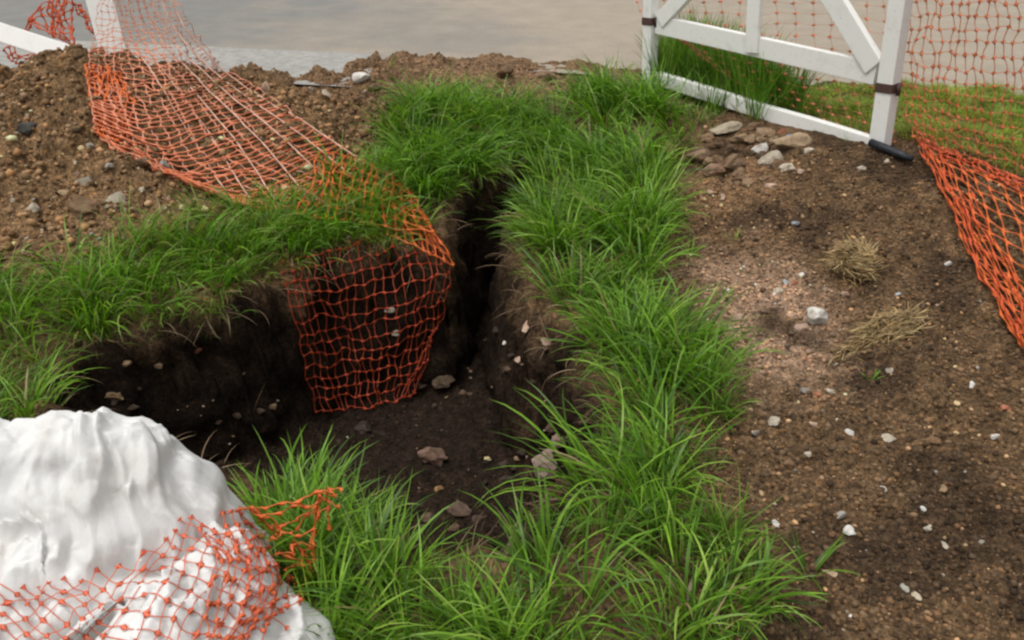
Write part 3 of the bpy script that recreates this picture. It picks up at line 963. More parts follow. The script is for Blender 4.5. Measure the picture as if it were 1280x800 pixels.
# net thrown over the bag
n = Net()
BB = [BAG_BVH, BVH]
n.patch([[(-40, 700), (40, 735), (75, 722), (135, 712), (205, 674), (232, 648), (262, 658)],
         [(-45, 745), (20, 760), (75, 760), (140, 760), (200, 716), (252, 690), (300, 680)],
         [(-50, 790), (20, 800), (80, 810), (150, 800), (215, 770), (275, 740), (335, 730)],
         [(-55, 850), (20, 860), (80, 860), (150, 850), (225, 830), (290, 800), (365, 790)]],
        15, 7, (.86, .20, .10), diag=True, lift=.006, bvhs=BB, seed=15, rn=.0036, rm=.0006, pj=6.0, sub=7, jit=.001, drop=.05)
n.patch([[(278, 640), (300, 640), (325, 636)], [(300, 690), (330, 675), (352, 672)], [(310, 740), (345, 720), (372, 715)], [(290, 800), (340, 770), (375, 752)]],
        5, 7, (.86, .18, .08), lift=.008, bvhs=BB, seed=16, rn=.0046, rm=.0007, pj=6.0, sub=6, jit=.002, drop=.1)
n.patch([[(255, 668), (275, 700), (262, 750), (250, 800)], [(300, 668), (310, 705), (300, 755), (285, 800)], [(345, 690), (350, 720), (345, 760), (330, 805)]],
        6, 6, (.86, .20, .08), lift=.010, bvhs=BB, seed=17, rn=.0046, rm=.0007, pj=8.0, sub=6, jit=.002, drop=.15)
def hang_patch(rows, y, nu, nv, seed, **kw):
    n.patch([[(a, b, y + (k * .006)) for k, (a, b) in enumerate(r)] for r in rows], nu, nv, (.85, .20, .05), seed=seed, rn=.0036, rm=.0009, drop=.28, clamp=True, bvhs=BB, **kw)
hang_patch([[(300, 634), (345, 632), (400, 618), (428, 614)], [(330, 648), (365, 648), (395, 640), (418, 634)], [(340, 672), (362, 668), (388, 660), (402, 652)]], 1.40, 8, 3, 18, pj=9, nj=3.5)
hang_patch([[(342, 665), (368, 668), (396, 676)], [(352, 690), (370, 694), (390, 694)], [(362, 722), (374, 720), (386, 716)], [(370, 748), (377, 746), (384, 742)]], 1.34, 5, 7, 19, pj=9, nj=3.5)
bag_net = n.build('barrier_net')
tag(bag_net, 'orange plastic net thrown in a tangle over the white bag', 'safety net', 'orange plastic barrier nets')

# ------------------------------------------------------------------ grass
class Blades:
    """Curved tapering leaf blades gathered into one mesh."""
    SEG = 7
    def __init__(s): s.P = []; s.W = []; s.C = []; s.S = []
    def add(s, roots, length, width, az, lean, curl, colr, twist=None, droop=None):
        n = len(roots); k = s.SEG
        t = np.linspace(0, 1, k + 1)
        ang = lean[:, None] + curl[:, None] * t[None, :] ** 1.35          # angle from vertical along the blade
        ang = np.minimum(ang, 2.75)
        ds = (length / k)[:, None]
        hx = np.cumsum(np.concatenate([np.zeros((n, 1)), np.sin(ang[:, :-1]) * ds], 1), 1)
        hz = np.cumsum(np.concatenate([np.zeros((n, 1)), np.cos(ang[:, :-1]) * ds], 1), 1)
        tw = RNG.normal(0, .25, n)
        azt = az[:, None] + tw[:, None] * t[None, :]
        P = np.zeros((n, k + 1, 3))
        P[..., 0] = roots[:, None, 0] + hx * np.cos(azt)
        P[..., 1] = roots[:, None, 1] + hx * np.sin(azt)
        P[..., 2] = roots[:, None, 2] + hz
        prof = np.minimum(1, .55 + 2.2 * t) * (1 - t ** 2.2) ** .8 + .02
        W = width[:, None] * prof[None, :] * .5
        roll = RNG.normal(0, .5, n)[:, None] + RNG.normal(0, .5, n)[:, None] * t[None, :]
        side = np.stack([-np.sin(azt) * np.cos(roll), np.cos(azt) * np.cos(roll), np.sin(roll)], -1)
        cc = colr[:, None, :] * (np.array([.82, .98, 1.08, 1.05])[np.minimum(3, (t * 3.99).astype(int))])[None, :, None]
        # keep off the ground and out of the gate timbers
        s.P.append(P); s.W.append(W); s.S.append(side); s.C.append(cc)
    def build(s, name, mat=None):
        P = np.concatenate(s.P); W = np.concatenate(s.W); S = np.concatenate(s.S); C_ = np.concatenate(s.C)
        n, k1, _ = P.shape
        up = np.array([0, 0, 1.0])
        V = np.stack([P - S * W[..., None], P + S * W[..., None]], 2)       # n, k1, 2, 3
        base = (np.arange(n) * k1 * 2)[:, None] + (np.arange(k1 - 1) * 2)[None, :]
        F = np.stack([base, base + 1, base + 3, base + 2], -1).reshape(-1, 4)
        cols = np.repeat(C_[:, :, None, :], 2, 2).reshape(-1, 3)
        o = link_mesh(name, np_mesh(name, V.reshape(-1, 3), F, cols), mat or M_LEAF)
        return o
    def count(s): return sum(len(p) for p in s.P)

GREENS = np.array([(.125, .265, .020), (.085, .195, .016), (.175, .335, .030), (.050, .120, .014), (.240, .380, .070)])
DRY = np.array([(.36, .31, .12), (.42, .34, .19), (.27, .29, .08)])
def blade_cols(n, dry=.05, dark=0.0):
    c = GREENS[RNG.choice(5, n, p=[.34, .26, .18, .14, .08])] * RNG.uniform(.75, 1.2, (n, 1))
    d = RNG.random(n) < dry
    c[d] = .8 * DRY[RNG.integers(0, 3, d.sum())] * RNG.uniform(.6, 1.0, (d.sum(), 1))
    return c * (1 - dark)

def inside(P, x, y): return poly_sd(x, y, P)

def meadow(bl, poly_px, clumps, per_clump, L, W=(.0045, .0085), dry=.03, lean=(.08, .75), curl=(.4, 1.9), spread=.045, flow=None, patch=.0, rim_ok=.02, dark=0, tone=(1, 1, 1), edge=.06, seed=1, bare=None, filler=.35):
    """Separate arching clumps, with thin short growth between them."""
    P = np.array([base_at(*p)[:2] for p in poly_px])
    lo = P.min(0) - .05; hi = P.max(0) + .05
    n = int(clumps * (hi[0] - lo[0]) * (hi[1] - lo[1]))
    x = RNG.uniform(lo[0], hi[0], n); y = RNG.uniform(lo[1], hi[1], n)
    sd = inside(P, x, y) + edge * fbm(x, y, 6, 3, 200 + seed)
    keep = (sd > 0) & (hole_sd(x, y) < rim_ok)
    if patch > 0: keep &= fbm(x, y, 4.2, 3, 210 + seed) > -.75 + patch * 1.0
    if bare is not None:
        for bx, by, br in bare:
            c = base_at(bx, by); keep &= (np.hypot(x - c.x, y - c.y) > br * (1 + .5 * fbm(x, y, 8, 2, 220))) | (RNG.random(n) < .06)
    x, y, sd = x[keep], y[keep], sd[keep]
    m = len(x)
    minor = RNG.random(m) < filler
    tuftL = RNG.uniform(L[0], L[1], m) * (.75 + .5 * np.clip(fbm(x, y, 3.1, 3, 230 + seed) + .5, 0, 1)) * np.clip(.6 + sd / .12, .6, 1)
    tuftL[minor] *= .62
    taz = RNG.uniform(0, 2 * math.pi, m); tmag = RNG.uniform(.1, .8, m)
    cnt = RNG.integers(per_clump[0], per_clump[1] + 1, m); cnt[minor] = np.maximum(2, cnt[minor] // 3)
    idx = np.repeat(np.arange(m), cnt); k = len(idx)
    a = RNG.uniform(0, 2 * math.pi, k); rr = np.sqrt(RNG.random(k)); r = spread * rr
    bx = x[idx] + r * np.cos(a); by = y[idx] + r * np.sin(a)
    hs = hole_sd(bx, by)
    ok = hs < (.025 if rim_ok < 1 else 9)
    e = .02
    gx = (hole_sd(bx + e, by) - hs) / e; gy = (hole_sd(bx, by + e) - hs) / e
    near_rim = np.exp(-np.clip(-hs, 0, 1) / .08)
    vx = np.cos(a) * (.35 + .8 * rr) + np.cos(taz[idx]) * tmag[idx] + gx * near_rim * 1.0 + (flow[0] if flow else 0)
    vy = np.sin(a) * (.35 + .8 * rr) + np.sin(taz[idx]) * tmag[idx] + gy * near_rim * 1.0 + (flow[1] if flow else 0)
    az = np.arctan2(vy, vx) + RNG.normal(0, .3, k)
    le = lean[0] + (lean[1] - lean[0]) * np.clip(.15 + .75 * rr * RNG.uniform(.3, 1.15, k), 0, 1.2) + .25 * near_rim * RNG.random(k)
    cu = RNG.uniform(curl[0], curl[1], k) * (1 + .2 * near_rim)
    ln = tuftL[idx] * RNG.uniform(.5, 1.15, k)
    wd = RNG.uniform(W[0], W[1], k) * np.clip(ln / .2, .55, 1.2)
    bz = ground_z(bx, by) - .006
    tint = (1 + .30 * fbm(x, y, 5, 2, 240 + seed))[idx][:, None] * np.array([1.0, 1.0, 1.0])
    warm = np.clip(.5 + 1.2 * fbm(x, y, 4, 2, 250 + seed), 0, 1)[idx][:, None]
    cols = blade_cols(k, dry, dark) * np.array(tone) * tint * (1 + warm * np.array([.16, .02, -.05]))
    dead = RNG.random(k) < .13                                    # dead leaves at the foot
    cols[dead] = np.array((.25, .20, .09)) * RNG.uniform(.5, 1.3, (dead.sum(), 1))
    ln[dead] *= .55; le[dead] += .6
    bl.add(np.stack([bx, by, bz], 1)[ok], ln[ok], wd[ok], az[ok], le[ok], cu[ok], cols[ok])

LEFT = [(-80, 345), (0, 345), (60, 345), (140, 318), (230, 272), (300, 256), (380, 246), (460, 215), (500, 205), (530, 262), (545, 300), (500, 318), (430, 322),
        (345, 342), (300, 378), (225, 402), (150, 420), (80, 452), (0, 452), (-80, 452)]
FAR = [(462, 212), (492, 150), (540, 128), (600, 128), (650, 136), (690, 160), (698, 190), (650, 200), (605, 218), (570, 238), (545, 256), (505, 250)]
RIGHT = [(690, 196), (690, 156), (740, 122), (800, 100), (818, 134), (846, 140), (838, 230), (822, 300), (816, 372), (862, 425), (895, 490),
         (895, 560), (890, 620), (905, 680), (945, 735), (955, 830), (640, 830), (640, 720), (690, 668), (735, 606), (775, 545), (772, 470),
         (752, 436), (722, 404), (682, 374), (664, 338), (650, 300), (660, 258), (684, 226)]
NEAR = [(318, 640), (360, 622), (440, 640), (500, 700), (540, 742), (600, 765), (660, 760), (695, 750), (700, 840), (360, 840), (340, 720)]
CORNER = [(-60, 478), (40, 478), (66, 515), (40, 545), (-60, 560)]

def finish(bl, name, label):
    o = bl.build(name); tag(o, label, 'grass', None, 'stuff'); return o

b = Blades()
meadow(b, LEFT, 300, (16, 30), (.14, .28), patch=.14, seed=1, flow=(.25, -.45), dry=.09, filler=.5, W=(.004, .007))
meadow(b, [(200, 330), (300, 285), (400, 268), (470, 245), (515, 290), (430, 318), (345, 340), (230, 396), (120, 425), (60, 440), (60, 400)], 210, (18, 32), (.17, .28), seed=2, flow=(.3, -.6), W=(.004, .0075))
meadow(b, [(385, 262), (400, 235), (440, 210), (480, 200), (520, 240), (525, 275), (470, 290), (420, 290)], 170, (14, 24), (.16, .26), seed=12, flow=(.2, -.5), W=(.004, .007))
finish(b, 'grass', 'green grass hanging over the left bank of the trench')
b = Blades()
meadow(b, FAR, 230, (40, 60), (.18, .34), seed=3, flow=(.25, -.35), curl=(.6, 2.1), dry=.03, W=(.004, .007), filler=.2)
finish(b, 'grass', 'tall lush grass clump at the far end of the trench')
BARE = [(742, 322, .07), (800, 735, .10), (720, 725, .09), (836, 228, .05), (700, 305, .06), (690, 775, .08), (845, 375, .05), (880, 640, .04), (742, 440, .05), (660, 760, .06)]
b = Blades()
meadow(b, RIGHT, 175, (38, 62), (.15, .32), spread=.055, seed=4, flow=(-.22, -.12), dry=.025, bare=BARE)
finish(b, 'grass', 'broad band of thick green grass along the right bank of the trench')
b = Blades()
meadow(b, NEAR, 250, (32, 50), (.20, .31), seed=5, flow=(.1, .12), lean=(.0, .8), curl=(.3, 1.8), W=(.004, .008), bare=[(600, 690, .10), (650, 790, .08), (560, 700, .06)])
meadow(b, [(420, 700), (500, 735), (560, 770), (660, 775), (690, 850), (400, 850)], 190, (20, 34), (.14, .24), seed=15, lean=(.1, .9), W=(.005, .009))
finish(b, 'grass', 'long green grass beside the white bag at the near end of the trench')
b = Blades()
meadow(b, CORNER, 330, (20, 34), (.16, .26), seed=6, flow=(.3, -.1))
finish(b, 'grass', 'green grass patch just above the white bag at the left edge')
b = Blades()
meadow(b, [(816, 112), (824, 78), (900, 84), (960, 112), (1000, 136), (1012, 150), (930, 148), (850, 124)], 420, (26, 40), (.24, .34), seed=7, lean=(0, .35), curl=(.2, 1.0), dark=.08, dry=.03, W=(.004, .007), filler=.1)
finish(b, 'grass', 'tall dark grass standing behind the bottom rail of the white gate')
b = Blades()
meadow(b, [(985, 150), (975, 112), (1080, 106), (1320, 112), (1400, 240), (1300, 236), (1200, 190), (1130, 172), (1060, 172)], 1900, (16, 26), (.035, .07), W=(.003, .005), spread=.035, seed=8, lean=(.1, .9), dry=.18, rim_ok=9, tone=(1.7, 1.25, 1.3))
finish(b, 'mown_grass', 'short yellowish mown verge between the right net and the road')
b = Blades()
meadow(b, [(820, 140), (880, 128), (895, 150), (860, 190), (846, 260), (830, 240)], 260, (8, 14), (.07, .14), seed=9, dry=.25, patch=.2)
finish(b, 'grass', 'sparse weedy grass at the foot of the left gate post')

def tuft(name, px, py, nb, L, W, label, cat='grass tuft', lean=(.2, .9), curl=(.3, 1.2), spread=.012, dry=.05, cols=None, group=None):
    h = hit(px, py); p = h[0]
    bl = Blades()
    a = RNG.uniform(0, 2 * math.pi, nb)
    r = spread * np.sqrt(RNG.random(nb))
    x = p.x + r * np.cos(a); y = p.y + r * np.sin(a)
    c = blade_cols(nb, dry) if cols is None else np.array(cols)[RNG.integers(0, len(cols), nb)] * RNG.uniform(.6, 1.2, (nb, 1))
    bl.add(np.stack([x, y, ground_z(x, y) - .006], 1), RNG.uniform(L[0], L[1], nb), RNG.uniform(W[0], W[1], nb), a + RNG.normal(0, .3, nb),
           RNG.uniform(lean[0], lean[1], nb), RNG.uniform(curl[0], curl[1], nb), c)
    o = bl.build(name); tag(o, label, cat, group); return o
tuft('grass_tuft', 1012, 716, 11, (.09, .17), (.006, .010), 'lone broad leaved grass tuft on the soil beyond the right grass edge, near the bottom', lean=(.1, 1.0))
tuft('grass_tuft', 958, 745, 10, (.10, .17), (.006, .010), 'grass tuft spreading broad leaves sideways at the bottom edge of the right grass', lean=(.6, 1.2))
tuft('grass_tuft', 902, 375, 16, (.04, .085), (.003, .005), 'small wispy green tuft on the bare soil above the right grass band', dry=.1)
tuft('grass_tuft', 1088, 474, 9, (.03, .05), (.003, .005), 'tiny green sprout below the flattened straw clump')
tuft('grass_tuft', 491, 84, 7, (.06, .11), (.004, .006), 'single yellow green sprout on the soil strip by the road', lean=(0, .4), dry=.3)
tuft('grass_tuft', 918, 300, 8, (.04, .06), (.003, .005), 'small green weed below the stone rubble near the gate')
tuft('grass_tuft', 40, 318, 9, (.07, .15), (.006, .009), 'pale broad leaves lying on the lower left of the soil heap', lean=(.9, 1.4), dry=.3)
#tuft('grass_tuft', 266, 384, 12, (.10, .17), (.005, .008), 'grass tuft drooping down the dark left trench wall', lean=(.9, 1.4), curl=(.6, 1.4))
tuft('grass_tuft', 742, 432, 14, (.11, .19), (.006, .010), 'pale grass tuft drooping down the right trench wall', lean=(.9, 1.4), curl=(.3, 1.0))
tuft('grass_tuft', 862, 320, 14, (.06, .10), (.004, .006), 'thin green tuft at the edge of the right grass band below the gate rubble', dry=.2)

STRAW = [(.36, .24, .10), (.46, .32, .14), (.22, .14, .06), (.52, .39, .20)]
def straw_clump(px, py, w, hgt, nb, label, stretch=1.0, axis=0.0, ball=True):
    h = hit(px, py); p = h[0]
    bl = Blades()
    a = RNG.uniform(0, 2 * math.pi, nb); r = np.sqrt(RNG.random(nb)) * w
    ux, uy = r * np.cos(a) * stretch, r * np.sin(a)
    x = p.x + ux * math.cos(axis) - uy * math.sin(axis); y = p.y + ux * math.sin(axis) + uy * math.cos(axis)
    z = ground_z(x, y) + hgt * (.25 + .75 * np.sqrt(np.clip(1 - (r / w) ** 2, 0, 1)) * RNG.random(nb) ** .4) - .01
    az = a + math.pi / 2 + RNG.normal(0, .6, nb) if ball else axis + RNG.normal(0, .5, nb) + math.pi * RNG.integers(0, 2, nb)
    c = np.array(STRAW)[RNG.integers(0, 4, nb)] * RNG.uniform(.5, 1.1, (nb, 1))
    bl.add(np.stack([x, y, z], 1), RNG.uniform(.025, .075, nb) * (1 if ball else 1.3), RNG.uniform(.002, .0042, nb), az, RNG.uniform(1.0, 1.6, nb), RNG.uniform(-.3, 1.2, nb), c)
    o = bl.build('straw_clump', M_STRAW); tag(o, label, 'straw clump'); return o
straw_clump(1064, 340, .075, .10, 900, 'round tangled ball of dry straw on the right bank')
straw_clump(1108, 420, .055, .05, 600, 'flattened streak of dry straw below the round straw ball', stretch=2.3, axis=.45, ball=False)
straw_clump(1060, 440, .030, .022, 90, 'thin wisp of dry straw at the lower left tip of the flattened streak', stretch=2.0, axis=.6, ball=False)

# ------------------------------------------------------------------ stones
def ico(sub):
    bm = bmesh.new(); bmesh.ops.create_icosphere(bm, subdivisions=sub, radius=1.0)
    V = np.array([v.co[:] for v in bm.verts]); F = np.array([[v.index for v in f.verts] for f in bm.faces]); bm.free()
    return V, F
ICO = {k: ico(k) for k in (1, 2, 3)}
def rock_mesh(name, seed, sub=3, rough=.20, cuts=7):
    V, F = ICO[sub]; V = V.copy(); r = random.Random(seed)
    for _ in range(cuts):                                 # flat broken faces
        d = np.array([r.gauss(0, 1) for _ in range(3)]); d /= np.linalg.norm(d); k = r.uniform(.42, .78)
        t = V @ d; V -= np.clip(t - k, 0, None)[:, None] * d[None, :] * .92
    for i in range(len(V)):
        p = Vector(V[i]) * 1.7 + Vector((seed * 3.1, 0, 0))
        V[i] *= 1 + rough * noise.noise(p) + rough * .5 * noise.noise(p * 2.7)
    V /= np.abs(V).max(0)
    me = np_mesh(name, V, F); me.materials.append(M_STONE)
    me.set_sharp_from_angle(angle=math.radians(24))
    me.polygons.foreach_set('use_smooth', np.ones(len(me.polygons), bool))
    return me
ROCKS = [rock_mesh('stone', s, cuts=11) for s in range(14)]
CLODS = [rock_mesh('soil_clod', 40 + s, rough=.34, cuts=3) for s in range(5)]
PEBS = [rock_mesh('pebble', 80 + s, sub=2, rough=.12, cuts=4) for s in range(10)]

PALE = (.46, .40, .31); WHITE = (.60, .57, .52); GREY = (.30, .275, .24); TAN = (.31, .21, .12); PINK = (.42, .29, .215)
BRICK = (.36, .14, .08); BLUE = (.31, .33, .34); BROWN = (.17, .105, .06); DARK = (.05, .045, .04)

def stone(px, py, w, h, colr, label=None, name='stone', cat='stone', group=None, flat=.6, mesh=None, sink=.42, rz=None, tilt=.35, seed=None):
    q = hit(px, py)
    if q is None: return
    p, nrm, t = q
    depth = t * pixel_ray(px, py).dot(Vector((0, math.cos(PITCH), -math.sin(PITCH))))
    k = depth / FPX / 2
    r = random.Random(int(px * 131 + py * 17))
    me = mesh or (CLODS if name == 'soil_clod' else ROCKS)[r.randrange(5 if name == 'soil_clod' else 14)]
    o = bpy.data.objects.new(name, me); COL.objects.link(o)
    sx = w * k * 1.08; sz = max(min(sx * flat * 1.15, h * k * 1.25), .0015); sy = max(h * k * 1.05, .5 * sx)
    sx *= .92; sy *= .92; sz *= .9
    o.scale = (sx, sy, sz)
    o.rotation_euler = (r.uniform(-tilt, tilt), r.uniform(-tilt, tilt), r.uniform(-.3, .3) if rz is None else rz)
    o.location = (p.x, p.y, p.z + sz * (1 - 2 * sink))
    f_ = r.uniform(.85, 1.08); o.color = (*[c * f_ for c in colr], 1)
    tag(o, label, cat, group)
    return o

S = stone
# left heap
S(107, 230, 32, 24, PALE, 'large pale angular stone, the biggest of the pale stones on the left heap')
S(147, 249, 28, 17, PALE, 'flat pale stone just right of and below the biggest pale stone on the left heap')
S(40, 263, 24, 19, PALE, 'pale wedge shaped stone near the left edge of the heap')
S(82, 244, 18, 14, TAN, 'tan stone close below the left side of the biggest pale stone')
S(138, 207, 11, 21, GREY, 'narrow upright grey stone between the biggest pale stone and the net')
S(100, 188, 14, 10, PALE, 'small pale stone level with the black lump, right of it')
S(113, 182, 12, 8, GREY, 'small grey stone beside the small pale stone near the black lump')
S(203, 209, 28, 26, GREY, 'rounded grey stone half under the lower edge of the left net')
S(124, 298, 9, 9, WHITE, 'white pebble in the soil just above the left grass', 'pebble', 'pebble')
S(98, 336, 9, 9, WHITE, 'white pebble among the first blades of the left grass', 'pebble', 'pebble')
S(178, 238, 10, 12, PALE, 'pale chip between the flat pale stone and the net edge')
S(104, 262, 48, 30, (.19, .115, .06), 'crumbling tan clod of earth right under the two biggest pale stones', 'soil_clod', 'soil clod')
S(178, 205, 26, 16, (.17, .10, .055), 'brown clod of earth against the lower edge of the left net', 'soil_clod', 'soil clod')
S(37, 164, 30, 19, DARK, 'black shapeless lump lying on the left heap', 'black_lump', 'lump', flat=.7)
S(452, 97, 26, 14, WHITE, 'whitish stone lying on the soil strip by the concrete gutter')
S(407, 118, 15, 10, PALE, 'small pale stone on the far soil, left of the whitish stone')
S(331, 110, 22, 13, PINK, 'pinkish brown stone at the far edge of the heap beside the net')
S(388, 113, 12, 8, PALE, 'pale pebble on the far soil between the net and the small pale stone', 'pebble', 'pebble')
S(630, 96, 28, 20, BROWN, 'dark brown clod standing up from the far soil strip', 'soil_clod', 'soil clod', sink=.2)
S(680, 100, 34, 16, (.22, .14, .085), 'lumpy tan clod on the far soil strip, right of the dark one', 'soil_clod', 'soil clod', sink=.2)
S(466, 112, 24, 14, BROWN, 'brown clod in front of the whitish stone by the gutter', 'soil_clod', 'soil clod')
# rubble by the gate
S(951, 187, 24, 15, WHITE, 'whitish stone on top of the rubble below the gate', sink=.38)
S(962, 203, 42, 32, (.36, .31, .24), 'big grey brown stone in the middle of the rubble below the gate', sink=.45)
S(984, 211, 22, 22, PALE, 'pale blocky stone at the right end of the rubble below the gate')
S(1002, 216, 14, 10, PINK, 'small pink stone lying right of the rubble below the gate')
S(986, 180, 62, 24, (.40, .29, .18), 'long tan stone lying along the rear of the rubble below the gate', flat=.5, sink=.42)
S(938, 174, 19, 34, (.26, .175, .10), 'upright brown slab in the rubble below the gate', sink=.45)
S(906, 162, 54, 14, (.36, .30, .22), 'flat pale slab under the bottom rail of the gate', flat=.25, sink=.45)
S(916, 203, 30, 28, BROWN, 'square brown stone left of the big grey brown rubble stone')
S(870, 198, 40, 28, (.27, .17, .11), 'reddish clod of earth at the left end of the rubble', 'soil_clod', 'soil clod')
S(892, 214, 34, 22, (.24, .145, .09), 'reddish clod just below the left end of the rubble', 'soil_clod', 'soil clod')
S(924, 226, 26, 14, BROWN, 'low brown clod below the square brown stone', 'soil_clod', 'soil clod')
S(835, 190, 28, 36, (.24, .15, .075), 'brown clod of roots at the edge of the grass under the left gate post', 'soil_clod', 'soil clod')
S(889, 241, 11, 11, PINK, 'pale pink pebble below the reddish clods', 'pebble', 'pebble')
S(903, 247, 8, 16, PINK, 'thin pink chip standing beside the pale pink pebble')
S(963, 234, 16, 10, PINK, 'pinkish chip under the big grey brown rubble stone')
S(946, 160, 26, 14, BROWN, 'brown stone tucked against the bottom rail of the gate')
S(977, 165, 14, 10, BRICK, 'red brick fragment tucked against the bottom rail of the gate', cat='brick fragment', name='brick_fragment')
S(987, 170, 11, 6, (.10, .20, .34), 'small scrap of blue plastic in the rubble', 'plastic_scrap', 'scrap', flat=.3)
S(1012, 189, 16, 11, PALE, 'small pale stone at the right tip of the long tan stone')
S(1077, 211, 13, 9, PALE, 'pale chip on dark soil below the right gate post')
S(1108, 202, 9, 8, PALE, 'pale pebble just below the black pole end of the gate', 'pebble', 'pebble')
for _k in range(32):
    _x, _y = 872 + 118 * RNG.random(), 160 + 75 * RNG.random()
    _w = RNG.uniform(12, 28)
    S(_x, _y, _w, _w * RNG.uniform(.5, .9), [(.17, .105, .06), (.22, .14, .08), (.12, .075, .042), (.25, .17, .10)][_k % 4], 'rough brown clod among the rubble below the white gate', 'soil_clod', 'soil clod', 'loose clods below the gate', sink=.40)
# right bank
S(1020, 402, 28, 26, WHITE, 'largest white stone on the right bank', flat=.8, sink=.15)
S(1003, 411, 22, 14, PINK, 'pinkish stone touching the left side of the largest white stone')
S(1002, 344, 11, 10, WHITE, 'bright white pebble left of the round straw ball', 'pebble', 'pebble')
S(982, 354, 13, 11, BLUE, 'grey blue pebble just left of the bright white pebble', 'pebble', 'pebble')
S(973, 365, 13, 10, PALE, 'pale pebble at the lower left of the grey blue pebble', 'pebble', 'pebble')
S(994, 355, 14, 11, BRICK, 'reddish pebble between the grey blue pebble and the straw ball', 'pebble', 'pebble')
S(994, 280, 11, 8, BLUE, 'bluish grey pebble above the bare tan patch', 'pebble', 'pebble')
S(1122, 370, 14, 10, BLUE, 'blue grey pebble right of the straw ball and above the straw streak', 'pebble', 'pebble')
S(1184, 331, 13, 8, WHITE, 'white chip near the right net, level with the straw ball')
S(1056, 368, 12, 9, PINK, 'orange pink pebble just under the straw ball', 'pebble', 'pebble')
S(1215, 481, 10, 16, WHITE, 'elongated white stone below the foot of the right net')
S(1110, 464, 15, 10, PALE, 'pale flake below the straw streak')
S(1257, 510, 13, 13, BRICK, 'red brick fragment at the right edge of the bank', cat='brick fragment', name='brick_fragment')
S(1007, 489, 14, 12, GREY, 'grey stone in the pair right of the grass band')
S(1037, 490, 14, 13, PALE, 'pale stone in the pair right of the grass band')
S(1023, 495, 13, 11, BRICK, 'red brown stone between the grey and pale pair')
S(967, 528, 17, 15, PALE, 'pale rounded stone closest to the right grass band')
S(1017, 531, 14, 9, PINK, 'pinkish chip right of the pale rounded stone')
S(945, 541, 13, 13, GREY, 'pale grey stone at the very edge of the right grass band')
S(1062, 541, 13, 11, WHITE, 'white stone in the open soil left of the pale tan stone')
S(1110, 550, 21, 16, PALE, 'pale tan stone, largest on the lower right bank')
S(1010, 568, 11, 11, PALE, 'pale pebble on reddish soil beside the brown clod', 'pebble', 'pebble')
S(985, 579, 22, 15, (.22, .13, .07), 'brown clod of earth near the right grass band', 'soil_clod', 'soil clod')
S(1102, 611, 11, 14, WHITE, 'white upright chip below the pale tan stone')
S(1154, 636, 9, 9, (.8, .8, .78), 'brightest white pebble on the lower right bank', 'pebble', 'pebble')
S(969, 655, 13, 15, WHITE, 'white stone among the last grass blades on the right')
S(1050, 645, 17, 11, GREY, 'grey oval stone above the white stone cluster')
S(1062, 667, 18, 15, WHITE, 'lumpy white stone below the grey oval stone', sink=.15)
S(1160, 660, 13, 11, PALE, 'pale pebble below the brightest white pebble', 'pebble', 'pebble')
S(1182, 682, 8, 16, PALE, 'thin pale sliver low on the right bank')
S(1131, 735, 12, 17, (.38, .38, .31), 'greenish grey stone of the lowest pair on the right bank')
S(1145, 745, 11, 20, (.50, .43, .31), 'tan upright stone of the lowest pair on the right bank')
S(1064, 773, 10, 12, WHITE, 'white pebble by the tips of the lowest grass blades', 'pebble', 'pebble')
S(1178, 611, 14, 15, TAN, 'tan stone right of the white upright chip')
S(1245, 546, 15, 8, WHITE, 'bent white chip near the right edge below the brick fragment')
S(1167, 552, 26, 12, (.20, .12, .065), 'low brown clod right of the pale tan stone', 'soil_clod', 'soil clod')
S(922, 398, 15, 12, PINK, 'pinkish stone between the right grass and the bare tan patch')
# in the trench
S(199, 457, 13, 11, TAN, 'tan stone high on the dark left trench wall')
S(247, 438, 13, 12, BRICK, 'reddish stone in the left trench wall')
S(158, 456, 15, 11, TAN, 'brownish stone near the left end of the trench wall')
S(143, 495, 26, 12, TAN, 'long tan stone low in the left end of the trench')
S(341, 509, 15, 10, TAN, 'tan pebble on the trench floor left of the hanging net', 'pebble', 'pebble')
S(487, 389, 15, 12, PALE, 'pale stone in the trench wall behind the hanging net')
S(495, 416, 13, 11, PALE, 'smaller pale stone behind the hanging net, below the first one')
S(682, 430, 16, 18, PINK, 'pale pink stone sticking out of the right trench wall', sink=.2)
S(658, 410, 9, 24, PINK, 'upright pink sliver at the corner of the right trench wall', sink=.2)
S(649, 452, 12, 17, PINK, 'pinkish stone low on the corner of the right trench wall', sink=.2)
S(631, 429, 7, 6, WHITE, 'tiny white pebble on the dark trench floor', 'pebble', 'pebble')
S(554, 476, 30, 34, (.11, .075, .045), 'brown clod on the trench floor right of the hanging net', 'soil_clod', 'soil clod')
S(540, 574, 42, 30, (.17, .105, .075), 'reddish brown clod in the middle of the trench floor', 'soil_clod', 'soil clod', sink=.2)
S(609, 574, 10, 8, (.5, .42, .22), 'yellowish pebble on the trench floor', 'pebble', 'pebble')
S(647, 573, 10, 10, TAN, 'tan pebble on the trench floor beside the large pale clod', 'pebble', 'pebble')
S(690, 592, 62, 50, (.30, .215, .175), 'large pale pinkish clod against the right trench wall', 'soil_clod', 'soil clod', sink=.2, flat=.8)
S(702, 555, 30, 24, (.26, .18, .14), 'pale clod of earth above the large pinkish clod', 'soil_clod', 'soil clod', sink=.2)
S(549, 611, 12, 10, (.40, .24, .10), 'orange tan pebble at the near side of the trench floor', 'pebble', 'pebble')
S(575, 640, 36, 26, (.16, .105, .075), 'brown clod on the near rim of the trench', 'soil_clod', 'soil clod')
S(503, 1, 18, 8, DARK, 'dark scrap lying on the road at the top edge', 'dark_scrap', 'scrap')
# dead leaf
S(1038, 716, 22, 9, (.42, .30, .20), 'curled dead leaf on the soil beside the lone grass tuft', 'dead_leaf', 'leaf', flat=.25)

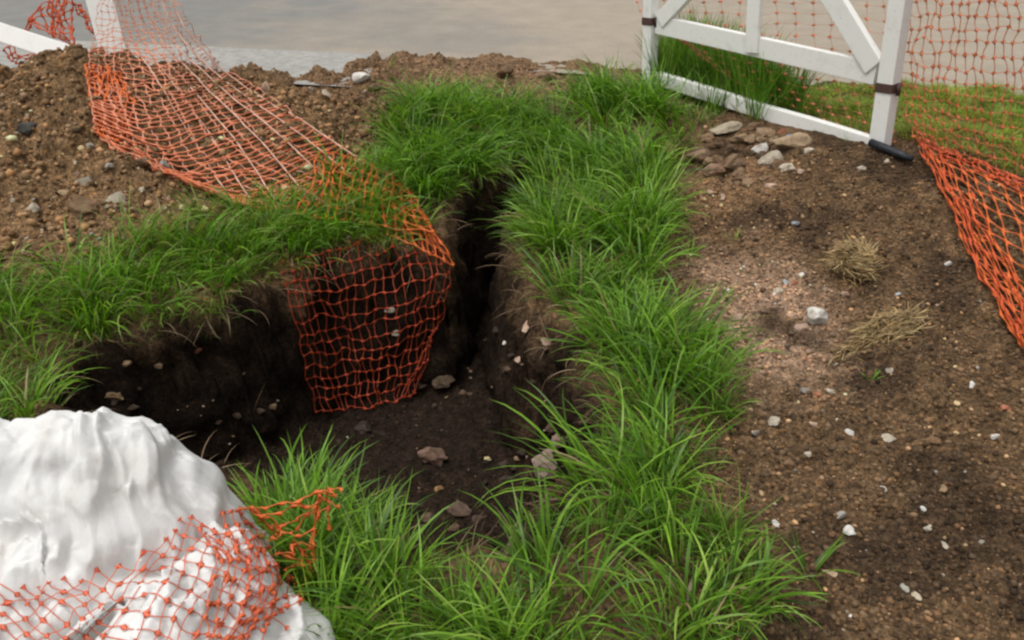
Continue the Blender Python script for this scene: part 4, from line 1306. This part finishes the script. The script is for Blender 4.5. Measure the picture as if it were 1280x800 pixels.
# small pale pebbles strewn over the bare soil
CNAME = {PALE: 'cream', WHITE: 'white', PINK: 'pinkish', TAN: 'tan', GREY: 'grey', BROWN: 'brown'}
def strewn(n, region, cols, label, group, size=(3, 7), name='pebble'):
    P = np.array(region, float); lo = P.min(0); hi = P.max(0); k = 0
    while k < n:
        px, py = RNG.uniform(lo[0], hi[0]), RNG.uniform(lo[1], hi[1])
        if poly_sd(np.array([px]), np.array([py]), P)[0] < 0: continue
        w = RNG.uniform(size[0], size[1]) * (1 if RNG.random() > .15 else 1.35)
        stone(px, py, w, w * RNG.uniform(.6, 1.1), *(lambda c: (c, 'small ' + CNAME[c] + label[5:]))(cols[RNG.integers(len(cols))]), name, 'pebble', group, mesh=PEBS[RNG.integers(10)], tilt=1.0, sink=.25)
        k += 1
RB = [(900, 260), (1080, 220), (1150, 260), (1280, 460), (1280, 795), (1050, 795), (1000, 700), (940, 600), (935, 470), (880, 380)]
strewn(95, RB, [TAN, PALE, PINK, TAN, GREY, TAN, BROWN, BROWN, TAN], 'small pebble strewn over the dark soil of the right bank', 'small pebbles on the right bank', (2.5, 6.5))
LB = [(0, 120), (110, 110), (130, 180), (270, 245), (220, 265), (110, 330), (0, 335)]
strewn(65, LB, [PALE, TAN, TAN, GREY, PINK], 'small pebble strewn over the tan soil of the left heap', 'small pebbles on the left heap', (3, 7))
TB = [(150, 470), (300, 440), (400, 480), (560, 420), (640, 400), (720, 520), (690, 620), (560, 640), (420, 600), (280, 570), (160, 520)]
strewn(35, TB, [TAN, PALE, BROWN, PINK], 'small pebble on the dark soil of the trench', 'small pebbles in the trench', (2, 5.5))
FB = [(320, 100), (480, 92), (740, 88), (800, 96), (700, 120), (560, 118), (460, 160), (430, 170)]
strewn(28, FB, [TAN, PALE, PINK, GREY], 'small pebble on the soil strip by the road', 'small pebbles by the road', (3, 6))

for _k in range(34):
    _q = [(150, 500), (300, 520), (420, 540), (540, 500), (600, 470), (640, 420), (690, 470), (700, 530), (660, 600), (600, 640), (520, 640), (620, 560)][_k % 12]
    _x, _y = _q[0] + RNG.normal(0, 28), _q[1] + RNG.normal(0, 16)
    _w = RNG.uniform(9, 26)
    S(_x, _y, _w, _w * RNG.uniform(.5, .9), [(.075, .048, .032), (.11, .07, .045), (.05, .034, .024)][_k % 3], 'dark damp clod fallen to the bottom of the trench', 'soil_clod', 'soil clod', 'fallen clods in the trench', sink=.35)
# thin torn roots left hanging out of the cut faces
_bl = Blades(); _r = []
for _k in range(260):
    _i = RNG.integers(len(RIM_W)); _a, _b2 = RIM_W[_i], RIM_W[(_i + 1) % len(RIM_W)]; _t = RNG.random()
    _p = _a * (1 - _t) + _b2 * _t + RNG.normal(0, .015, 2)
    _r.append((_p[0], _p[1], float(ground_z(_p[0], _p[1])) - .01))
_r = np.array(_r); _n2 = len(_r); _e = .02
_g = np.stack([hole_sd(_r[:, 0] + _e, _r[:, 1]) - hole_sd(_r[:, 0], _r[:, 1]), hole_sd(_r[:, 0], _r[:, 1] + _e) - hole_sd(_r[:, 0], _r[:, 1])], 1)
_bl.add(_r, RNG.uniform(.06, .20, _n2), RNG.uniform(.0015, .003, _n2), np.arctan2(_g[:, 1], _g[:, 0]) + RNG.normal(0, .5, _n2), RNG.uniform(1.0, 1.6, _n2), RNG.uniform(.6, 1.5, _n2),
        np.array([(.20, .13, .075), (.30, .21, .12), (.13, .085, .05)])[RNG.integers(0, 3, _n2)])
tag(_bl.build('torn_roots', M_STRAW), 'thin torn roots hanging out of the cut trench walls', 'roots', None, 'stuff')

# ------------------------------------------------------------------ loose crumbs of earth
def crumbs(n, xr, yr, sz, mask, label):
    x = RNG.uniform(xr[0], xr[1], n); y = yr[0] + (yr[1] - yr[0]) * RNG.random(n)
    k = mask(x, y); x, y = x[k], y[k]; n = len(x)
    V0, F0 = ICO[1]
    s = sz[0] * (sz[1] / sz[0]) ** (RNG.random(n) ** 2.2)
    q = RNG.uniform(.6, 1.15, (n, 1, 3)); ang = RNG.uniform(0, 2 * math.pi, n)
    V1 = V0[None] * q * (1 + RNG.uniform(-.28, .28, (n, len(V0), 1))) * s[:, None, None]
    ca, sa = np.cos(ang)[:, None], np.sin(ang)[:, None]
    R = np.stack([V1[..., 0] * ca - V1[..., 1] * sa, V1[..., 0] * sa + V1[..., 1] * ca, V1[..., 2] * .8], -1)
    R += np.stack([x, y, ground_z(x, y) + s * .25], -1)[:, None, :]
    c = ground_col(x, y) * RNG.uniform(.35, 2.1, (n, 1)) * (1 + RNG.uniform(-.12, .25, (n, 1)) * np.array([1.0, .35, -.3]))
    pale = RNG.random(n) < .035
    c[pale] = np.clip(c[pale] * 3.2, 0, .6)
    cols = np.repeat(c, len(V0), 0)
    Fs = (F0[None] + (np.arange(n) * len(V0))[:, None, None]).reshape(-1, 3)
    o = link_mesh('soil_crumbs', np_mesh('soil_crumbs', R.reshape(-1, 3), Fs, cols), M_CRUMB, smooth=False)
    tag(o, label, 'soil', None, 'stuff')
crumbs(42000, (.35, 2.3), (1.0, 3.6), (.002, .011), lambda x, y: hole_sd(x, y) < 0, 'loose crumbs of dark earth on the right bank')
crumbs(14000, (-2.5, -.4), (2.7, 4.4), (.0025, .022), lambda x, y: hole_sd(x, y) < -.02, 'loose crumbs of tan earth on the left heap')
crumbs(9000, (-1.7, .5), (1.8, 3.4), (.002, .010), lambda x, y: hole_sd(x, y) > .08, 'loose crumbs of black earth on the trench floor')
crumbs(7000, (-1.6, 1.2), (3.9, 5.1), (.003, .013), lambda x, y: (y < EDGE(x) - .1) & (hole_sd(x, y) < -.05), 'loose crumbs of earth along the soil strip by the road')
print('blades done')
